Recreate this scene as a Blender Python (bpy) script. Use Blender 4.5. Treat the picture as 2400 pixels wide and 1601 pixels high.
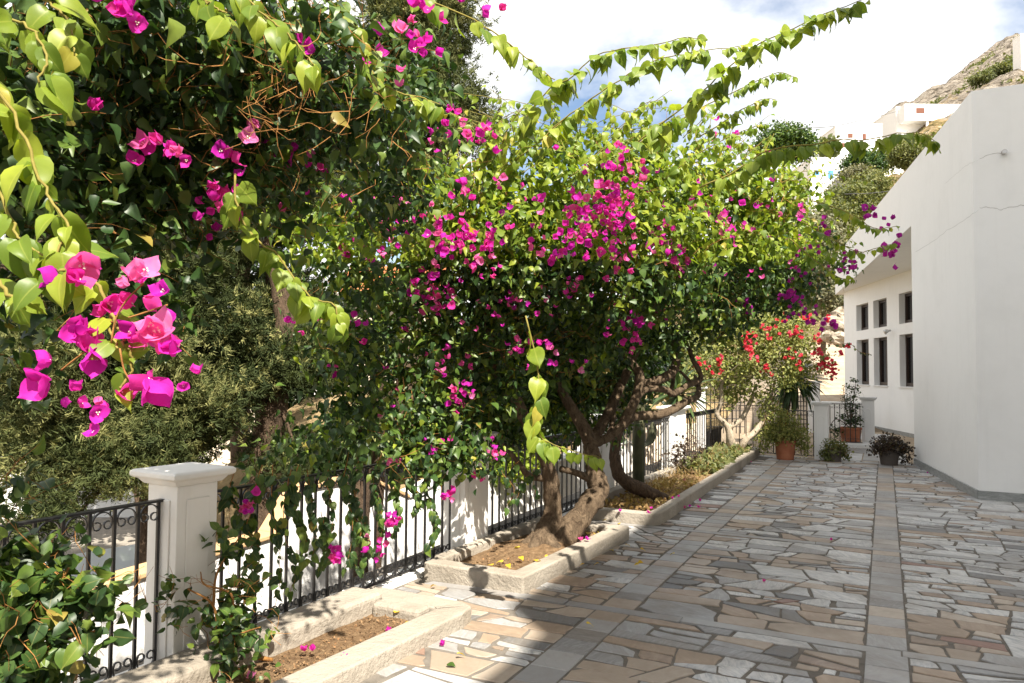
import bpy, math, random
import numpy as np
from mathutils import Matrix, Vector

# ------------------------------------------------------------------ clear
for o in list(bpy.data.objects): bpy.data.objects.remove(o, do_unlink=True)
scene = bpy.context.scene
COL = scene.collection
R = math.radians

# ------------------------------------------------------------------ camera
F = 1700.0                      # focal length in photograph pixels (2400 wide)
EYE = np.array([0.0, 0.0, 1.65])
_yaw, _pit, _roll = R(27.2), math.atan(70 / F), 0.0079
_fw0 = np.array([-math.sin(_yaw), math.cos(_yaw), 0]); _rt0 = np.array([math.cos(_yaw), math.sin(_yaw), 0]); _up0 = np.array([0, 0, 1.0])
FW = _fw0 * math.cos(_pit) + _up0 * math.sin(_pit)
_u = _up0 * math.cos(_pit) - _fw0 * math.sin(_pit)
RT = _rt0 * math.cos(_roll) + _u * math.sin(_roll)
UP = _u * math.cos(_roll) - _rt0 * math.sin(_roll)
cam = bpy.data.cameras.new('camera'); cam.lens = F / 2400 * 36; cam.sensor_width = 36; cam.clip_end = 20000; cam.clip_start = 0.05
co = bpy.data.objects.new('camera', cam); COL.objects.link(co); scene.camera = co
m = Matrix.Identity(4)
for i in range(3):
    m[i][0], m[i][1], m[i][2], m[i][3] = RT[i], UP[i], -FW[i], EYE[i]
co.matrix_world = m

# ------------------------------------------------------------------ light
SUN = np.array([0.47, -0.42, 0.775]); SUN /= np.linalg.norm(SUN)
SUN_EL = math.asin(SUN[2]); SUN_AZ = math.atan2(SUN[0], SUN[1])
world = bpy.data.worlds.new('World'); scene.world = world; world.use_nodes = True
nt = world.node_tree; N = nt.nodes; L = nt.links
bg = N['Background']
SKY_STRENGTH = 0.072
bg.inputs['Strength'].default_value = SKY_STRENGTH
sky = N.new('ShaderNodeTexSky'); sky.sky_type = 'NISHITA'; sky.sun_disc = False
sky.sun_elevation = SUN_EL; sky.sun_rotation = SUN_AZ; sky.air_density = 1.0; sky.dust_density = 0.6; sky.ozone_density = 0.35
tc = N.new('ShaderNodeTexCoord')
mp = N.new('ShaderNodeMapping'); mp.inputs['Location'].default_value = (-1.99, -4.69, 3.82); mp.inputs['Scale'].default_value = (1, 1, 1.6); mp.inputs['Rotation'].default_value = (0, 0, -0.30)
L.new(tc.outputs['Generated'], mp.inputs['Vector'])
nz = N.new('ShaderNodeTexNoise'); nz.inputs['Scale'].default_value = 2.1; nz.inputs['Detail'].default_value = 7; nz.inputs['Roughness'].default_value = 0.55; nz.inputs['Distortion'].default_value = 0.25
L.new(mp.outputs['Vector'], nz.inputs['Vector'])
rp = N.new('ShaderNodeValToRGB'); rp.color_ramp.elements[0].position = 0.37; rp.color_ramp.elements[1].position = 0.50
L.new(nz.outputs['Fac'], rp.inputs['Fac'])
mx = N.new('ShaderNodeMixRGB'); mx.inputs['Color2'].default_value = (7.9, 7.85, 7.75, 1)
L.new(rp.outputs['Color'], mx.inputs['Fac']); L.new(sky.outputs['Color'], mx.inputs['Color1'])
L.new(mx.outputs['Color'], bg.inputs['Color'])
sl = bpy.data.lights.new('sun', 'SUN'); sl.energy = 5.0; sl.angle = R(0.55); sl.color = (1.0, 0.93, 0.82)
so = bpy.data.objects.new('sun', sl); COL.objects.link(so)
so.rotation_euler = Vector(SUN).to_track_quat('Z', 'Y').to_euler(); so.location = (5, -5, 20)
vs = scene.view_settings; vs.view_transform = 'Standard'; vs.look = 'None'; vs.gamma = 1; vs.use_curve_mapping = False; vs.exposure = 1.42
scene.render.engine = 'CYCLES'
scene.cycles.max_bounces = 7; scene.cycles.diffuse_bounces = 4; scene.cycles.glossy_bounces = 3; scene.cycles.transmission_bounces = 4

# ------------------------------------------------------------------ measuring helpers (photograph pixel + distance -> place)
def ray(u, v): return FW + RT * ((u - 1200) / F) - UP * ((v - 800.5) / F)
def at(u, v, d): return EYE + ray(u, v) * d
def on_z(u, v, z=0.0):
    r = ray(u, v); return EYE + r * ((z - EYE[2]) / r[2])
def on_x(u, v, x): r = ray(u, v); return EYE + r * (x / r[0])
def on_y(u, v, y): r = ray(u, v); return EYE + r * (y / r[1])
def depth(p): return (np.asarray(p) - EYE) @ FW
def project(p):
    q = np.asarray(p) - EYE; d = q @ FW
    return 1200 + F * (q @ RT) / d, 800.5 - F * (q @ UP) / d, d
K = 2400 / 2351.0               # coordinates read off the displayed picture

rng = np.random.default_rng(7); rnd = random.Random(11)

# ------------------------------------------------------------------ materials
MATS = {}
class NB:
    """small node-building helper"""
    def __init__(s, name):
        s.m = bpy.data.materials.new(name); s.m.use_nodes = True
        s.t = s.m.node_tree; s.n = s.t.nodes; s.l = s.t.links
        s.b = s.n['Principled BSDF']; s.o = s.n['Material Output']; MATS[name] = s.m
    def new(s, typ, **kw):
        n = s.n.new(typ)
        for k, v in kw.items():
            if k in n.inputs: n.inputs[k].default_value = v
            else: setattr(n, k, v)
        return n
    def link(s, a, b): s.l.new(a, b)
    def coords(s, kind='Object', scale=(1, 1, 1), rot=(0, 0, 0)):
        tc = s.new('ShaderNodeTexCoord'); mp = s.new('ShaderNodeMapping'); mp.inputs['Scale'].default_value = scale; mp.inputs['Rotation'].default_value = rot
        s.link(tc.outputs[kind], mp.inputs['Vector']); return mp.outputs['Vector']
    def pos(s, scale=(1, 1, 1), rot=(0, 0, 0)):
        g = s.new('ShaderNodeNewGeometry'); mp = s.new('ShaderNodeMapping'); mp.inputs['Scale'].default_value = scale; mp.inputs['Rotation'].default_value = rot
        s.link(g.outputs['Position'], mp.inputs['Vector']); return mp.outputs['Vector']
    def noise(s, vec, scale, detail=4, rough=0.55, dist=0.0):
        n = s.new('ShaderNodeTexNoise'); n.inputs['Scale'].default_value = scale; n.inputs['Detail'].default_value = detail
        n.inputs['Roughness'].default_value = rough; n.inputs['Distortion'].default_value = dist
        s.link(vec, n.inputs['Vector']); return n.outputs['Fac']
    def ramp(s, fac, stops):
        r = s.new('ShaderNodeValToRGB'); e = r.color_ramp.elements
        while len(e) < len(stops): e.new(0.5)
        for i, (p, c) in enumerate(stops):
            e[i].position = p; e[i].color = (*c, 1) if len(c) == 3 else c
        s.link(fac, r.inputs['Fac']); return r.outputs['Color']
    def mix(s, fac, a, b, mode='MIX'):
        mxn = s.new('ShaderNodeMixRGB', blend_type=mode)
        for k, v in (('Fac', fac), ('Color1', a), ('Color2', b)):
            if hasattr(v, 'default_value') or hasattr(v, 'is_linked'): s.link(v, mxn.inputs[k])
            elif isinstance(v, (int, float)): mxn.inputs[k].default_value = v
            else: mxn.inputs[k].default_value = (*v, 1)
        return mxn.outputs['Color']
    def math(s, op, a, b=0.0):
        mn = s.new('ShaderNodeMath', operation=op)
        for i, v in enumerate((a, b)):
            if hasattr(v, 'default_value') or hasattr(v, 'is_linked'): s.link(v, mn.inputs[i])
            else: mn.inputs[i].default_value = v
        return mn.outputs[0]
    def bump(s, h, strength=0.3, dist=0.01):
        b = s.new('ShaderNodeBump'); b.inputs['Strength'].default_value = strength; b.inputs['Distance'].default_value = dist
        s.link(h, b.inputs['Height']); s.link(b.outputs['Normal'], s.b.inputs['Normal']); return b
    def attr(s, name='rnd'):
        a = s.new('ShaderNodeAttribute', attribute_name=name); return a.outputs['Fac']
    def jitter(s):
        """per-piece random: mesh attribute plus object random"""
        oi = s.new('ShaderNodeObjectInfo'); return s.math('FRACT', s.math('ADD', s.attr(), oi.outputs['Random']))
    def done(s, color=None, rough=0.6, spec=0.3):
        if color is not None:
            if isinstance(color, tuple): s.b.inputs['Base Color'].default_value = (*color, 1)
            else: s.link(color, s.b.inputs['Base Color'])
        s.b.inputs['Roughness'].default_value = rough; s.b.inputs['Specular IOR Level'].default_value = spec
        return s.m

def plaster(name, base, grain=60, strength=0.25, dist=0.004, stain=0.12, stain_col=None, rough=0.85):
    b = NB(name); p = b.pos()
    big = b.noise(p, 1.3, 5, 0.6); sm = b.noise(p, 9, 4, 0.6)
    sc = stain_col or tuple(c * 0.72 for c in base)
    c = b.mix(b.ramp(big, [(0.5, (0, 0, 0)), (0.8, (stain * 3,) * 3)]), base, sc)
    c = b.mix(b.ramp(sm, [(0.3, (0, 0, 0)), (0.9, (0.25,) * 3)]), c, tuple(x * 0.9 for x in base))
    st_ = b.noise(b.pos((5, 5, .35)), 1.6, 5, 0.6); c = b.mix(b.ramp(st_, [(0.55, (0, 0, 0)), (0.8, (stain * 2.2,) * 3)]), c, tuple(x * .78 for x in base))
    g_ = b.new('ShaderNodeNewGeometry'); sz_ = b.new('ShaderNodeSeparateXYZ'); b.link(g_.outputs['Position'], sz_.inputs[0])
    b.bump(b.math('ADD', b.noise(p, grain, 5, 0.65), b.math('MULTIPLY', b.noise(p, 2.2, 3, .5), 2.5)), strength, dist)
    return b.done(c, rough, 0.2)

plaster('wall_plaster', (0.83, 0.83, 0.815), 45, 0.16, 0.004, 0.10, (0.62, 0.62, 0.60))
plaster('post_plaster', (0.80, 0.78, 0.74), 50, 0.25, 0.004, 0.16, (0.6, 0.56, 0.49))
plaster('far_plaster', (0.82, 0.81, 0.79), 6, 0.1, 0.01, 0.05)
plaster('cream_plaster', (0.70, 0.60, 0.47), 6, 0.2, 0.01, 0.12)
plaster('concrete', (0.35, 0.31, 0.255), 34, 1.0, 0.014, 0.36, (0.17, 0.145, 0.11))
plaster('stucco', (0.80, 0.79, 0.77), 24, 0.7, 0.012, 0.08, (0.5, 0.47, 0.42))
plaster('coping', (0.55, 0.36, 0.19), 30, 0.5, 0.01, 0.2)
plaster('marble_post', (0.74, 0.74, 0.73), 6, 0.05, 0.002, 0.25, (0.55, 0.55, 0.56), 0.45)

def stone_mat(name, cols, vein, vein_col, streak=6.0, rough=0.42):
    b = NB(name); j = b.jitter()
    g = b.new('ShaderNodeNewGeometry'); vr = b.new('ShaderNodeVectorRotate', rotation_type='Z_AXIS')
    b.link(g.outputs['Position'], vr.inputs['Vector']); b.link(b.math('MULTIPLY', j, 2.2), vr.inputs['Angle'])
    mp = b.new('ShaderNodeMapping'); mp.inputs['Scale'].default_value = (1.4, streak, 1); b.link(vr.outputs['Vector'], mp.inputs['Vector'])
    n1 = b.noise(mp.outputs['Vector'], 5.5, 7, 0.66, 1.3)
    base = b.ramp(j, [(i / (len(cols) - 1), c) for i, c in enumerate(cols)])
    v = b.ramp(n1, [(0.40, (0, 0, 0)), (0.58, (vein * 0.55,) * 3), (0.66, (vein,) * 3), (0.74, (vein * 0.2,) * 3)])
    c = b.mix(v, base, vein_col)
    dirt = b.noise(b.pos(), 2.6, 5, 0.65)
    c = b.mix(b.ramp(dirt, [(0.42, (0, 0, 0)), (0.75, (0.6,) * 3)]), c, (0.20, 0.165, 0.125))
    b.bump(b.noise(b.pos(), 28, 5, 0.6), 0.18, 0.004)
    b.link(b.ramp(dirt, [(0.3, (rough - 0.08,) * 3), (0.8, (rough + 0.25,) * 3)]), b.b.inputs['Roughness'])
    b.done(c, rough, 0.45)
    b.link(b.ramp(dirt, [(0.3, (rough - 0.08,) * 3), (0.8, (rough + 0.25,) * 3)]), b.b.inputs['Roughness'])
    return b.m
stone_mat('stone_white', [(0.51, 0.50, 0.48), (0.61, 0.595, 0.565), (0.44, 0.44, 0.435)], 0.85, (0.24, 0.26, 0.28))
stone_mat('stone_grey', [(0.23, 0.23, 0.23), (0.29, 0.285, 0.275), (0.18, 0.175, 0.17)], 0.5, (0.46, 0.46, 0.46))
stone_mat('stone_beige', [(0.38, 0.315, 0.25), (0.31, 0.245, 0.185), (0.44, 0.375, 0.305)], 0.45, (0.28, 0.20, 0.14), 3)
stone_mat('stone_tan', [(0.25, 0.18, 0.125), (0.30, 0.22, 0.155), (0.21, 0.155, 0.12)], 0.45, (0.46, 0.36, 0.26), 3)
stone_mat('stone_dark', [(0.085, 0.088, 0.092), (0.14, 0.14, 0.14), (0.11, 0.105, 0.10)], 0.35, (0.3, 0.3, 0.3))
stone_mat('stone_red', [(0.20, 0.10, 0.075), (0.25, 0.14, 0.10), (0.17, 0.09, 0.07)], 0.4, (0.36, 0.25, 0.2), 3)
stone_mat('stone_strip', [(0.17, 0.155, 0.14), (0.40, 0.355, 0.31), (0.24, 0.23, 0.22), (0.33, 0.27, 0.225), (0.30, 0.295, 0.29)], 0.4, (0.44, 0.42, 0.39), 5)
stone_mat('stone_band', [(0.30, 0.295, 0.285), (0.36, 0.35, 0.335), (0.26, 0.255, 0.25)], 0.5, (0.26, 0.26, 0.26), 5)
b = NB('grout'); p = b.pos(); b.bump(b.noise(p, 70, 5, 0.7), 0.6, 0.006)
b.done(b.ramp(b.noise(p, 9, 6, 0.7), [(0.3, (0.10, 0.088, 0.074)), (0.7, (0.20, 0.178, 0.15))]), 0.9, 0.2)
b = NB('soil'); p = b.pos(); b.bump(b.noise(p, 45, 6, 0.75), 1.0, 0.03)
b.done(b.ramp(b.noise(p, 22, 6, 0.75), [(0.3, (0.10, 0.062, 0.036)), (0.55, (0.24, 0.155, 0.085)), (0.75, (0.38, 0.27, 0.16))]), 0.95, 0.1)
b = NB('litter'); b.done(b.ramp(b.jitter(), [(0, (0.10, 0.06, 0.03)), (0.5, (0.25, 0.165, 0.09)), (1, (0.25, 0.13, 0.06))]), 0.9, 0.1)
b = NB('iron'); p = b.pos(); b.bump(b.noise(p, 120, 3), 0.2, 0.002)
b.done(b.ramp(b.noise(p, 30, 4), [(0.4, (0.012, 0.012, 0.013)), (0.8, (0.035, 0.03, 0.027))]), 0.38, 0.5)
def bark(name, c0, c1, sc=14, st=0.9):
    b = NB(name); p = b.pos((1, 1, 0.45)); n1 = b.noise(p, sc, 8, 0.75, 1.4); b.bump(n1, st, 0.06)
    return b.done(b.ramp(n1, [(0.32, c0), (0.68, c1)]), 0.9, 0.15)
bark('bark_tan', (0.055, 0.036, 0.023), (0.27, 0.195, 0.125), 18, 1.0)
bark('bark_pale', (0.30, 0.24, 0.17), (0.55, 0.47, 0.36))
bark('bark_dark', (0.05, 0.035, 0.024), (0.17, 0.115, 0.075), 18)
bark('twig', (0.17, 0.075, 0.025), (0.38, 0.19, 0.06), 30, 0.3)
bark('shoot_stem', (0.16, 0.13, 0.03), (0.26, 0.22, 0.06), 30, 0.2)

def leaf_mat(name, stops, trans=0.35, rough=0.42, tcol=1.35, spec=0.35):
    b = NB(name); j = b.jitter(); c = b.ramp(j, stops)
    n = b.noise(b.pos(), 30, 2); c = b.mix(b.ramp(n, [(0.3, (0, 0, 0)), (0.8, (0.3,) * 3)]), c, tuple(x * 0.6 for x in stops[0][1]))
    rib = b.ramp(b.attr('rib'), [(0.8, (0, 0, 0)), (1.0, (.22,) * 3)]); c = b.mix(rib, c, tuple(min(.6, x * 1.5 + .05) for x in stops[-1][1]))
    b.done(c, rough, spec)
    tr = b.new('ShaderNodeBsdfTranslucent')
    tcn = b.mix(1.0, c, (tcol, tcol * 1.05, tcol * 0.45), 'MULTIPLY'); b.link(tcn, tr.inputs['Color'])
    ms = b.new('ShaderNodeMixShader'); ms.inputs['Fac'].default_value = trans
    b.link(b.b.outputs[0], ms.inputs[1]); b.link(tr.outputs[0], ms.inputs[2]); b.link(ms.outputs[0], b.o.inputs['Surface'])
    return b.m
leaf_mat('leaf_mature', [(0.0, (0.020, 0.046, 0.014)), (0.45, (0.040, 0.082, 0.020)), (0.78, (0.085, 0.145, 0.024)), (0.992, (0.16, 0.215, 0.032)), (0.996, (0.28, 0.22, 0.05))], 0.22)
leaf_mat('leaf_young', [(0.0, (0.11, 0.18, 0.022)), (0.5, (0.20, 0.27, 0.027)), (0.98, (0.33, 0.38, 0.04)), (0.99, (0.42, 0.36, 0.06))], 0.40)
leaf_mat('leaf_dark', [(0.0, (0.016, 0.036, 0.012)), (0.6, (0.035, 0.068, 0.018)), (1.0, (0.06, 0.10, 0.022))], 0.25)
leaf_mat('leaf_olive', [(0.0, (0.07, 0.085, 0.03)), (0.5, (0.13, 0.15, 0.05)), (1.0, (0.21, 0.21, 0.07))], 0.3, 0.6)
leaf_mat('leaf_cypress', [(0.0, (0.022, 0.034, 0.012)), (0.55, (0.075, 0.092, 0.030)), (1.0, (0.27, 0.265, 0.10))], 0.16, 0.7, 1.2, 0.15)
leaf_mat('leaf_grey', [(0.0, (0.10, 0.105, 0.06)), (0.5, (0.17, 0.17, 0.10)), (1.0, (0.26, 0.24, 0.15))], 0.25, 0.7)
leaf_mat('leaf_brown', [(0.0, (0.022, 0.015, 0.012)), (0.6, (0.05, 0.03, 0.02)), (1.0, (0.075, 0.06, 0.025))], 0.15, 0.5)
leaf_mat('leaf_dry', [(0.0, (0.22, 0.13, 0.05)), (0.5, (0.36, 0.24, 0.10)), (1.0, (0.46, 0.36, 0.17))], 0.3, 0.8)
leaf_mat('leaf_yellow', [(0.0, (0.60, 0.38, 0.03)), (1.0, (0.72, 0.52, 0.06))], 0.3, 0.5)
leaf_mat('leaf_blade', [(0.0, (0.03, 0.055, 0.02)), (0.6, (0.075, 0.12, 0.035)), (1.0, (0.28, 0.28, 0.10))], 0.2, 0.4)
leaf_mat('leaf_light', [(0.0, (0.13, 0.16, 0.045)), (0.5, (0.22, 0.24, 0.065)), (1.0, (0.34, 0.33, 0.10))], 0.32, 0.6)
def bract_mat(name, stops, trans=0.45):
    b = NB(name); j = b.jitter(); c = b.ramp(j, stops); n = b.noise(b.pos(), 90, 3)
    c = b.mix(b.ramp(n, [(0.35, (0, 0, 0)), (0.75, (0.25,) * 3)]), c, tuple(min(1, x * 1.3 + 0.03) for x in stops[0][1]))
    b.bump(n, 0.25, 0.004); b.done(c, 0.6, 0.15)
    tr = b.new('ShaderNodeBsdfTranslucent'); b.link(b.mix(1.0, c, (1.2, 1.0, 1.05), 'MULTIPLY'), tr.inputs['Color'])
    ms = b.new('ShaderNodeMixShader'); ms.inputs['Fac'].default_value = trans
    b.link(b.b.outputs[0], ms.inputs[1]); b.link(tr.outputs[0], ms.inputs[2]); b.link(ms.outputs[0], b.o.inputs['Surface']); return b.m
bract_mat('bract_magenta', [(0.0, (0.50, 0.022, 0.40)), (0.35, (0.64, 0.030, 0.40)), (0.7, (0.70, 0.05, 0.33)), (0.85, (0.76, 0.12, 0.35)), (1.0, (0.80, 0.26, 0.50))], 0.5)
bract_mat('bract_red', [(0.0, (0.56, 0.035, 0.07)), (0.6, (0.66, 0.07, 0.085)), (1.0, (0.64, 0.09, 0.16))])
bract_mat('bract_purple', [(0.0, (0.36, 0.02, 0.30)), (1.0, (0.50, 0.03, 0.36))])
b = NB('stamen'); b.done((0.75, 0.72, 0.55), 0.6)
b = NB('terracotta'); p = b.pos(); b.done(b.ramp(b.noise(p, 8, 5, 0.6), [(0.3, (0.30, 0.10, 0.05)), (0.75, (0.40, 0.165, 0.09))]), 0.75, 0.2)
b = NB('dark_pot'); b.done((0.10, 0.085, 0.075), 0.7, 0.2)
b = NB('dark_wood'); p = b.pos((8, 8, 0.8)); b.done(b.ramp(b.noise(p, 6, 4), [(0.3, (0.022, 0.012, 0.008)), (0.8, (0.05, 0.027, 0.017))]), 0.45, 0.4)
b = NB('glass_dark'); b.done((0.012, 0.011, 0.012), 0.08, 0.6)
b = NB('brown_shutter'); b.done((0.16, 0.06, 0.035), 0.6)
b = NB('blue_paint'); b.done((0.10, 0.33, 0.58), 0.5)
b = NB('roof_tile'); p = b.pos(); b.done(b.ramp(b.noise(p, 5, 4), [(0.3, (0.38, 0.13, 0.05)), (0.7, (0.55, 0.24, 0.10))]), 0.8)
b = NB('metal_grey'); b.b.inputs['Metallic'].default_value = 0.8; b.done((0.5, 0.5, 0.5), 0.35)
b = NB('crack_line'); b.done((0.48, 0.47, 0.45), 0.9)
b = NB('crack_soft'); b.done((0.60, 0.60, 0.585), 0.9)
b = NB('skirting'); p = b.pos((1, 1, 3)); b.done(b.ramp(b.noise(p, 8, 6, 0.65), [(0.35, (0.19, 0.20, 0.195)), (0.7, (0.36, 0.37, 0.36))]), 0.35, 0.5)
b = NB('car_paint'); b.b.inputs['Coat Weight'].default_value = 0.6; b.done((0.78, 0.79, 0.80), 0.3, 0.5)
b = NB('rubber'); b.done((0.02, 0.02, 0.02), 0.8)
b = NB('lamp_red'); b.done((0.4, 0.02, 0.02), 0.3)
b = NB('cable'); b.done((0.05, 0.05, 0.05), 0.6)
b = NB('asphalt'); p = b.pos(); b.bump(b.noise(p, 60, 4), 0.4, 0.01); b.done(b.ramp(b.noise(p, 3, 6, 0.7), [(0.3, (0.20, 0.18, 0.155)), (0.7, (0.32, 0.285, 0.24))]), 0.9, 0.1)
b = NB('dirt_road'); p = b.pos(); b.bump(b.noise(p, 8, 6, 0.7), 0.6, 0.04); b.done(b.ramp(b.noise(p, 1.1, 6, 0.7), [(0.3, (0.27, 0.20, 0.135)), (0.7, (0.42, 0.345, 0.255))]), 0.95, 0.1)
b = NB('dry_ground'); p = b.pos(); b.bump(b.noise(p, 5, 7, 0.75), 1.0, 0.12); b.done(b.ramp(b.noise(p, 1.6, 8, 0.75), [(0.3, (0.15, 0.10, 0.05)), (0.55, (0.34, 0.25, 0.13)), (0.75, (0.46, 0.36, 0.22))]), 0.95, 0.1)
b = NB('hill_rock'); p = b.pos()
n1 = b.noise(p, 0.055, 9, 0.72, 0.7); n2 = b.noise(b.pos((1, 1, 2.2)), 0.35, 8, 0.75, 1.2)
rock = b.ramp(n2, [(0.42, (0.07, 0.06, 0.045)), (0.49, (0.25, 0.21, 0.165)), (0.6, (0.40, 0.355, 0.295))])
veg = b.ramp(n2, [(0.38, (0.09, 0.085, 0.035)), (0.48, (0.24, 0.18, 0.08)), (0.58, (0.44, 0.32, 0.17)), (0.7, (0.55, 0.45, 0.31))])
g = b.new('ShaderNodeNewGeometry'); sx = b.new('ShaderNodeSeparateXYZ'); b.link(g.outputs['Position'], sx.inputs[0])
hf = b.math('SUBTRACT', n1, b.math('MULTIPLY', b.math('SUBTRACT', sx.outputs['Z'], 52.0), 0.006))
b.bump(n2, 1.0, 1.6)
b.done(b.mix(b.ramp(hf, [(0.46, (0, 0, 0)), (0.53, (1, 1, 1))]), rock, veg), 0.95, 0.1)
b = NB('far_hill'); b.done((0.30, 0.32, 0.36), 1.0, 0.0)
b = NB('boulder'); p = b.pos(); n1 = b.noise(p, 2.2, 8, 0.72); b.bump(n1, 0.9, 0.2); b.done(b.ramp(n1, [(0.32, (0.16, 0.125, 0.085)), (0.62, (0.46, 0.40, 0.32))]), 0.95, 0.1)

# ------------------------------------------------------------------ mesh helpers
_ng = np.random.default_rng(3); _nz = [_ng.random((257, 257)) for _ in range(4)]
def vnoise(x, y, i=0):
    x = x % 256; y = y % 256; xi, yi = int(x), int(y); fx, fy = x - xi, y - yi; fx = fx * fx * (3 - 2 * fx); fy = fy * fy * (3 - 2 * fy); g_ = _nz[i]
    return (g_[yi, xi] * (1 - fx) + g_[yi, xi + 1] * fx) * (1 - fy) + (g_[yi + 1, xi] * (1 - fx) + g_[yi + 1, xi + 1] * fx) * fy
class MB:
    def __init__(s): s.v = []; s.f = []; s.mi = []
    def add(s, verts, faces, mi=0):
        o = len(s.v); s.v.extend([tuple(map(float, p)) for p in verts]); s.f.extend([tuple(i + o for i in f) for f in faces]); s.mi.extend([mi] * len(faces)); return s
    def box(s, x0, x1, y0, y1, z0, z1, mi=0, rot=None, piv=None):
        vs_ = [(x, y, z) for z in (z0, z1) for y in (y0, y1) for x in (x0, x1)]
        if rot is not None:
            c, sn = math.cos(rot), math.sin(rot); px, py = piv
            vs_ = [(px + (x - px) * c - (y - py) * sn, py + (x - px) * sn + (y - py) * c, z) for x, y, z in vs_]
        return s.add(vs_, [(0, 2, 3, 1), (4, 5, 7, 6), (0, 1, 5, 4), (2, 6, 7, 3), (0, 4, 6, 2), (1, 3, 7, 5)], mi)
    def prism(s, poly, z0, z1, mi=0):
        n = len(poly); vs_ = [(x, y, z0) for x, y in poly] + [(x, y, z1) for x, y in poly]
        return s.add(vs_, [tuple(range(n - 1, -1, -1)), tuple(range(n, 2 * n))] + [(i, (i + 1) % n, n + (i + 1) % n, n + i) for i in range(n)], mi)
    def tube(s, pts, rad, sides=8, mi=0, cap=True, lump=0.0, r_=None):
        pts = np.asarray(pts, float); n = len(pts); rad = np.full(n, rad) if np.isscalar(rad) else np.asarray(rad, float)
        vs_ = []; prev = None
        for i in range(n):
            t = pts[min(i + 1, n - 1)] - pts[max(i - 1, 0)]; t = t / (np.linalg.norm(t) + 1e-9)
            if prev is None: a = np.cross(t, [0, 0, 1.0] if abs(t[2]) < 0.9 else [1.0, 0, 0])
            else: a = prev - t * (prev @ t)
            a /= np.linalg.norm(a) + 1e-9; prev = a; bb = np.cross(t, a)
            for k in range(sides):
                an = 2 * math.pi * k / sides
                rr = rad[i] * (1 + (0 if r_ is None else lump * 2.4 * (vnoise(i * .55 + rad[0] * 90, k * 9.0 / sides + 3 * math.sin(an)) - .5))) * (1 + (lump * .6 * (r_.random() - 0.5) * 2 if r_ is not None and lump else 0))
                vs_.append(pts[i] + (a * math.cos(an) + bb * math.sin(an)) * rr)
        fs = [(i * sides + k, i * sides + (k + 1) % sides, (i + 1) * sides + (k + 1) % sides, (i + 1) * sides + k) for i in range(n - 1) for k in range(sides)]
        if cap: fs += [tuple(range(sides - 1, -1, -1)), tuple((n - 1) * sides + k for k in range(sides))]
        return s.add(vs_, fs, mi)
    def lathe(s, prof, c, sides=20, mi=0):
        n = len(prof); vs_ = []
        for r0, z in prof:
            for k in range(sides):
                a = 2 * math.pi * k / sides; vs_.append((c[0] + r0 * math.cos(a), c[1] + r0 * math.sin(a), c[2] + z))
        fs = [(i * sides + k, i * sides + (k + 1) % sides, (i + 1) * sides + (k + 1) % sides, (i + 1) * sides + k) for i in range(n - 1) for k in range(sides)]
        fs += [tuple(range(sides - 1, -1, -1)), tuple((n - 1) * sides + k for k in range(sides))]
        return s.add(vs_, fs, mi)
    def mesh(s, name, mats, smooth=False, attr=None):
        me = bpy.data.meshes.new(name); me.from_pydata(s.v, [], s.f)
        for mm in ([mats] if isinstance(mats, str) else mats): me.materials.append(MATS[mm])
        if any(s.mi): me.polygons.foreach_set('material_index', s.mi)
        if smooth: me.polygons.foreach_set('use_smooth', [True] * len(s.f))
        if attr is not None:
            a = me.attributes.new('rnd', 'FLOAT', 'POINT'); a.data.foreach_set('value', np.full(len(s.v), attr) if np.isscalar(attr) else attr)
        me.update(); return me
    def build(s, name, mats, parent=None, smooth=False, bevel=0, attr=None, seg=2):
        o = link(name, s.mesh(name, mats, smooth, attr), parent)
        if bevel:
            md = o.modifiers.new('bevel', 'BEVEL'); md.width = bevel; md.segments = seg; md.limit_method = 'ANGLE'; md.angle_limit = R(40)
        return o
def link(name, data, parent=None, mw=None):
    o = bpy.data.objects.new(name, data); COL.objects.link(o)
    if parent is not None:
        o.parent = parent; o.matrix_parent_inverse = base_inv(parent)
    if mw is not None: o.matrix_basis = mw
    return o
BASE = {}
def base_inv(p):
    return BASE.get(p.name, Matrix.Identity(4))
def thing(name, label, cat, loc=(0, 0, 0), group=None):
    o = bpy.data.objects.new(name, None); COL.objects.link(o); o.location = [float(c) for c in loc]; o.empty_display_size = 0.1
    BASE[o.name] = Matrix.Translation([-float(c) for c in loc]); return tag(o, label, cat, group)
def tag(o, label=None, cat=None, group=None, kind=None):
    if label: o['label'] = label
    if cat: o['category'] = cat
    if group: o['group'] = group
    if kind: o['kind'] = kind
    return o
def np_mesh(name, V, T, mats, rndv=None, mi=None, smooth=False):
    """V (n,3), T (m,3 or 4) arrays -> mesh"""
    me = bpy.data.meshes.new(name); k = T.shape[1]
    me.vertices.add(len(V)); me.vertices.foreach_set('co', V.astype(np.float32).ravel())
    me.loops.add(T.size); me.loops.foreach_set('vertex_index', T.astype(np.int32).ravel())
    me.polygons.add(len(T)); me.polygons.foreach_set('loop_start', np.arange(0, T.size, k, dtype=np.int32))
    for mm in ([mats] if isinstance(mats, str) else mats): me.materials.append(MATS[mm])
    if mi is not None: me.polygons.foreach_set('material_index', mi.astype(np.int32))
    if smooth: me.polygons.foreach_set('use_smooth', np.ones(len(T), bool))
    me.update(calc_edges=True)
    if rndv is not None:
        a = me.attributes.new('rnd', 'FLOAT', 'POINT'); a.data.foreach_set('value', rndv.astype(np.float32))
    return me
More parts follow.
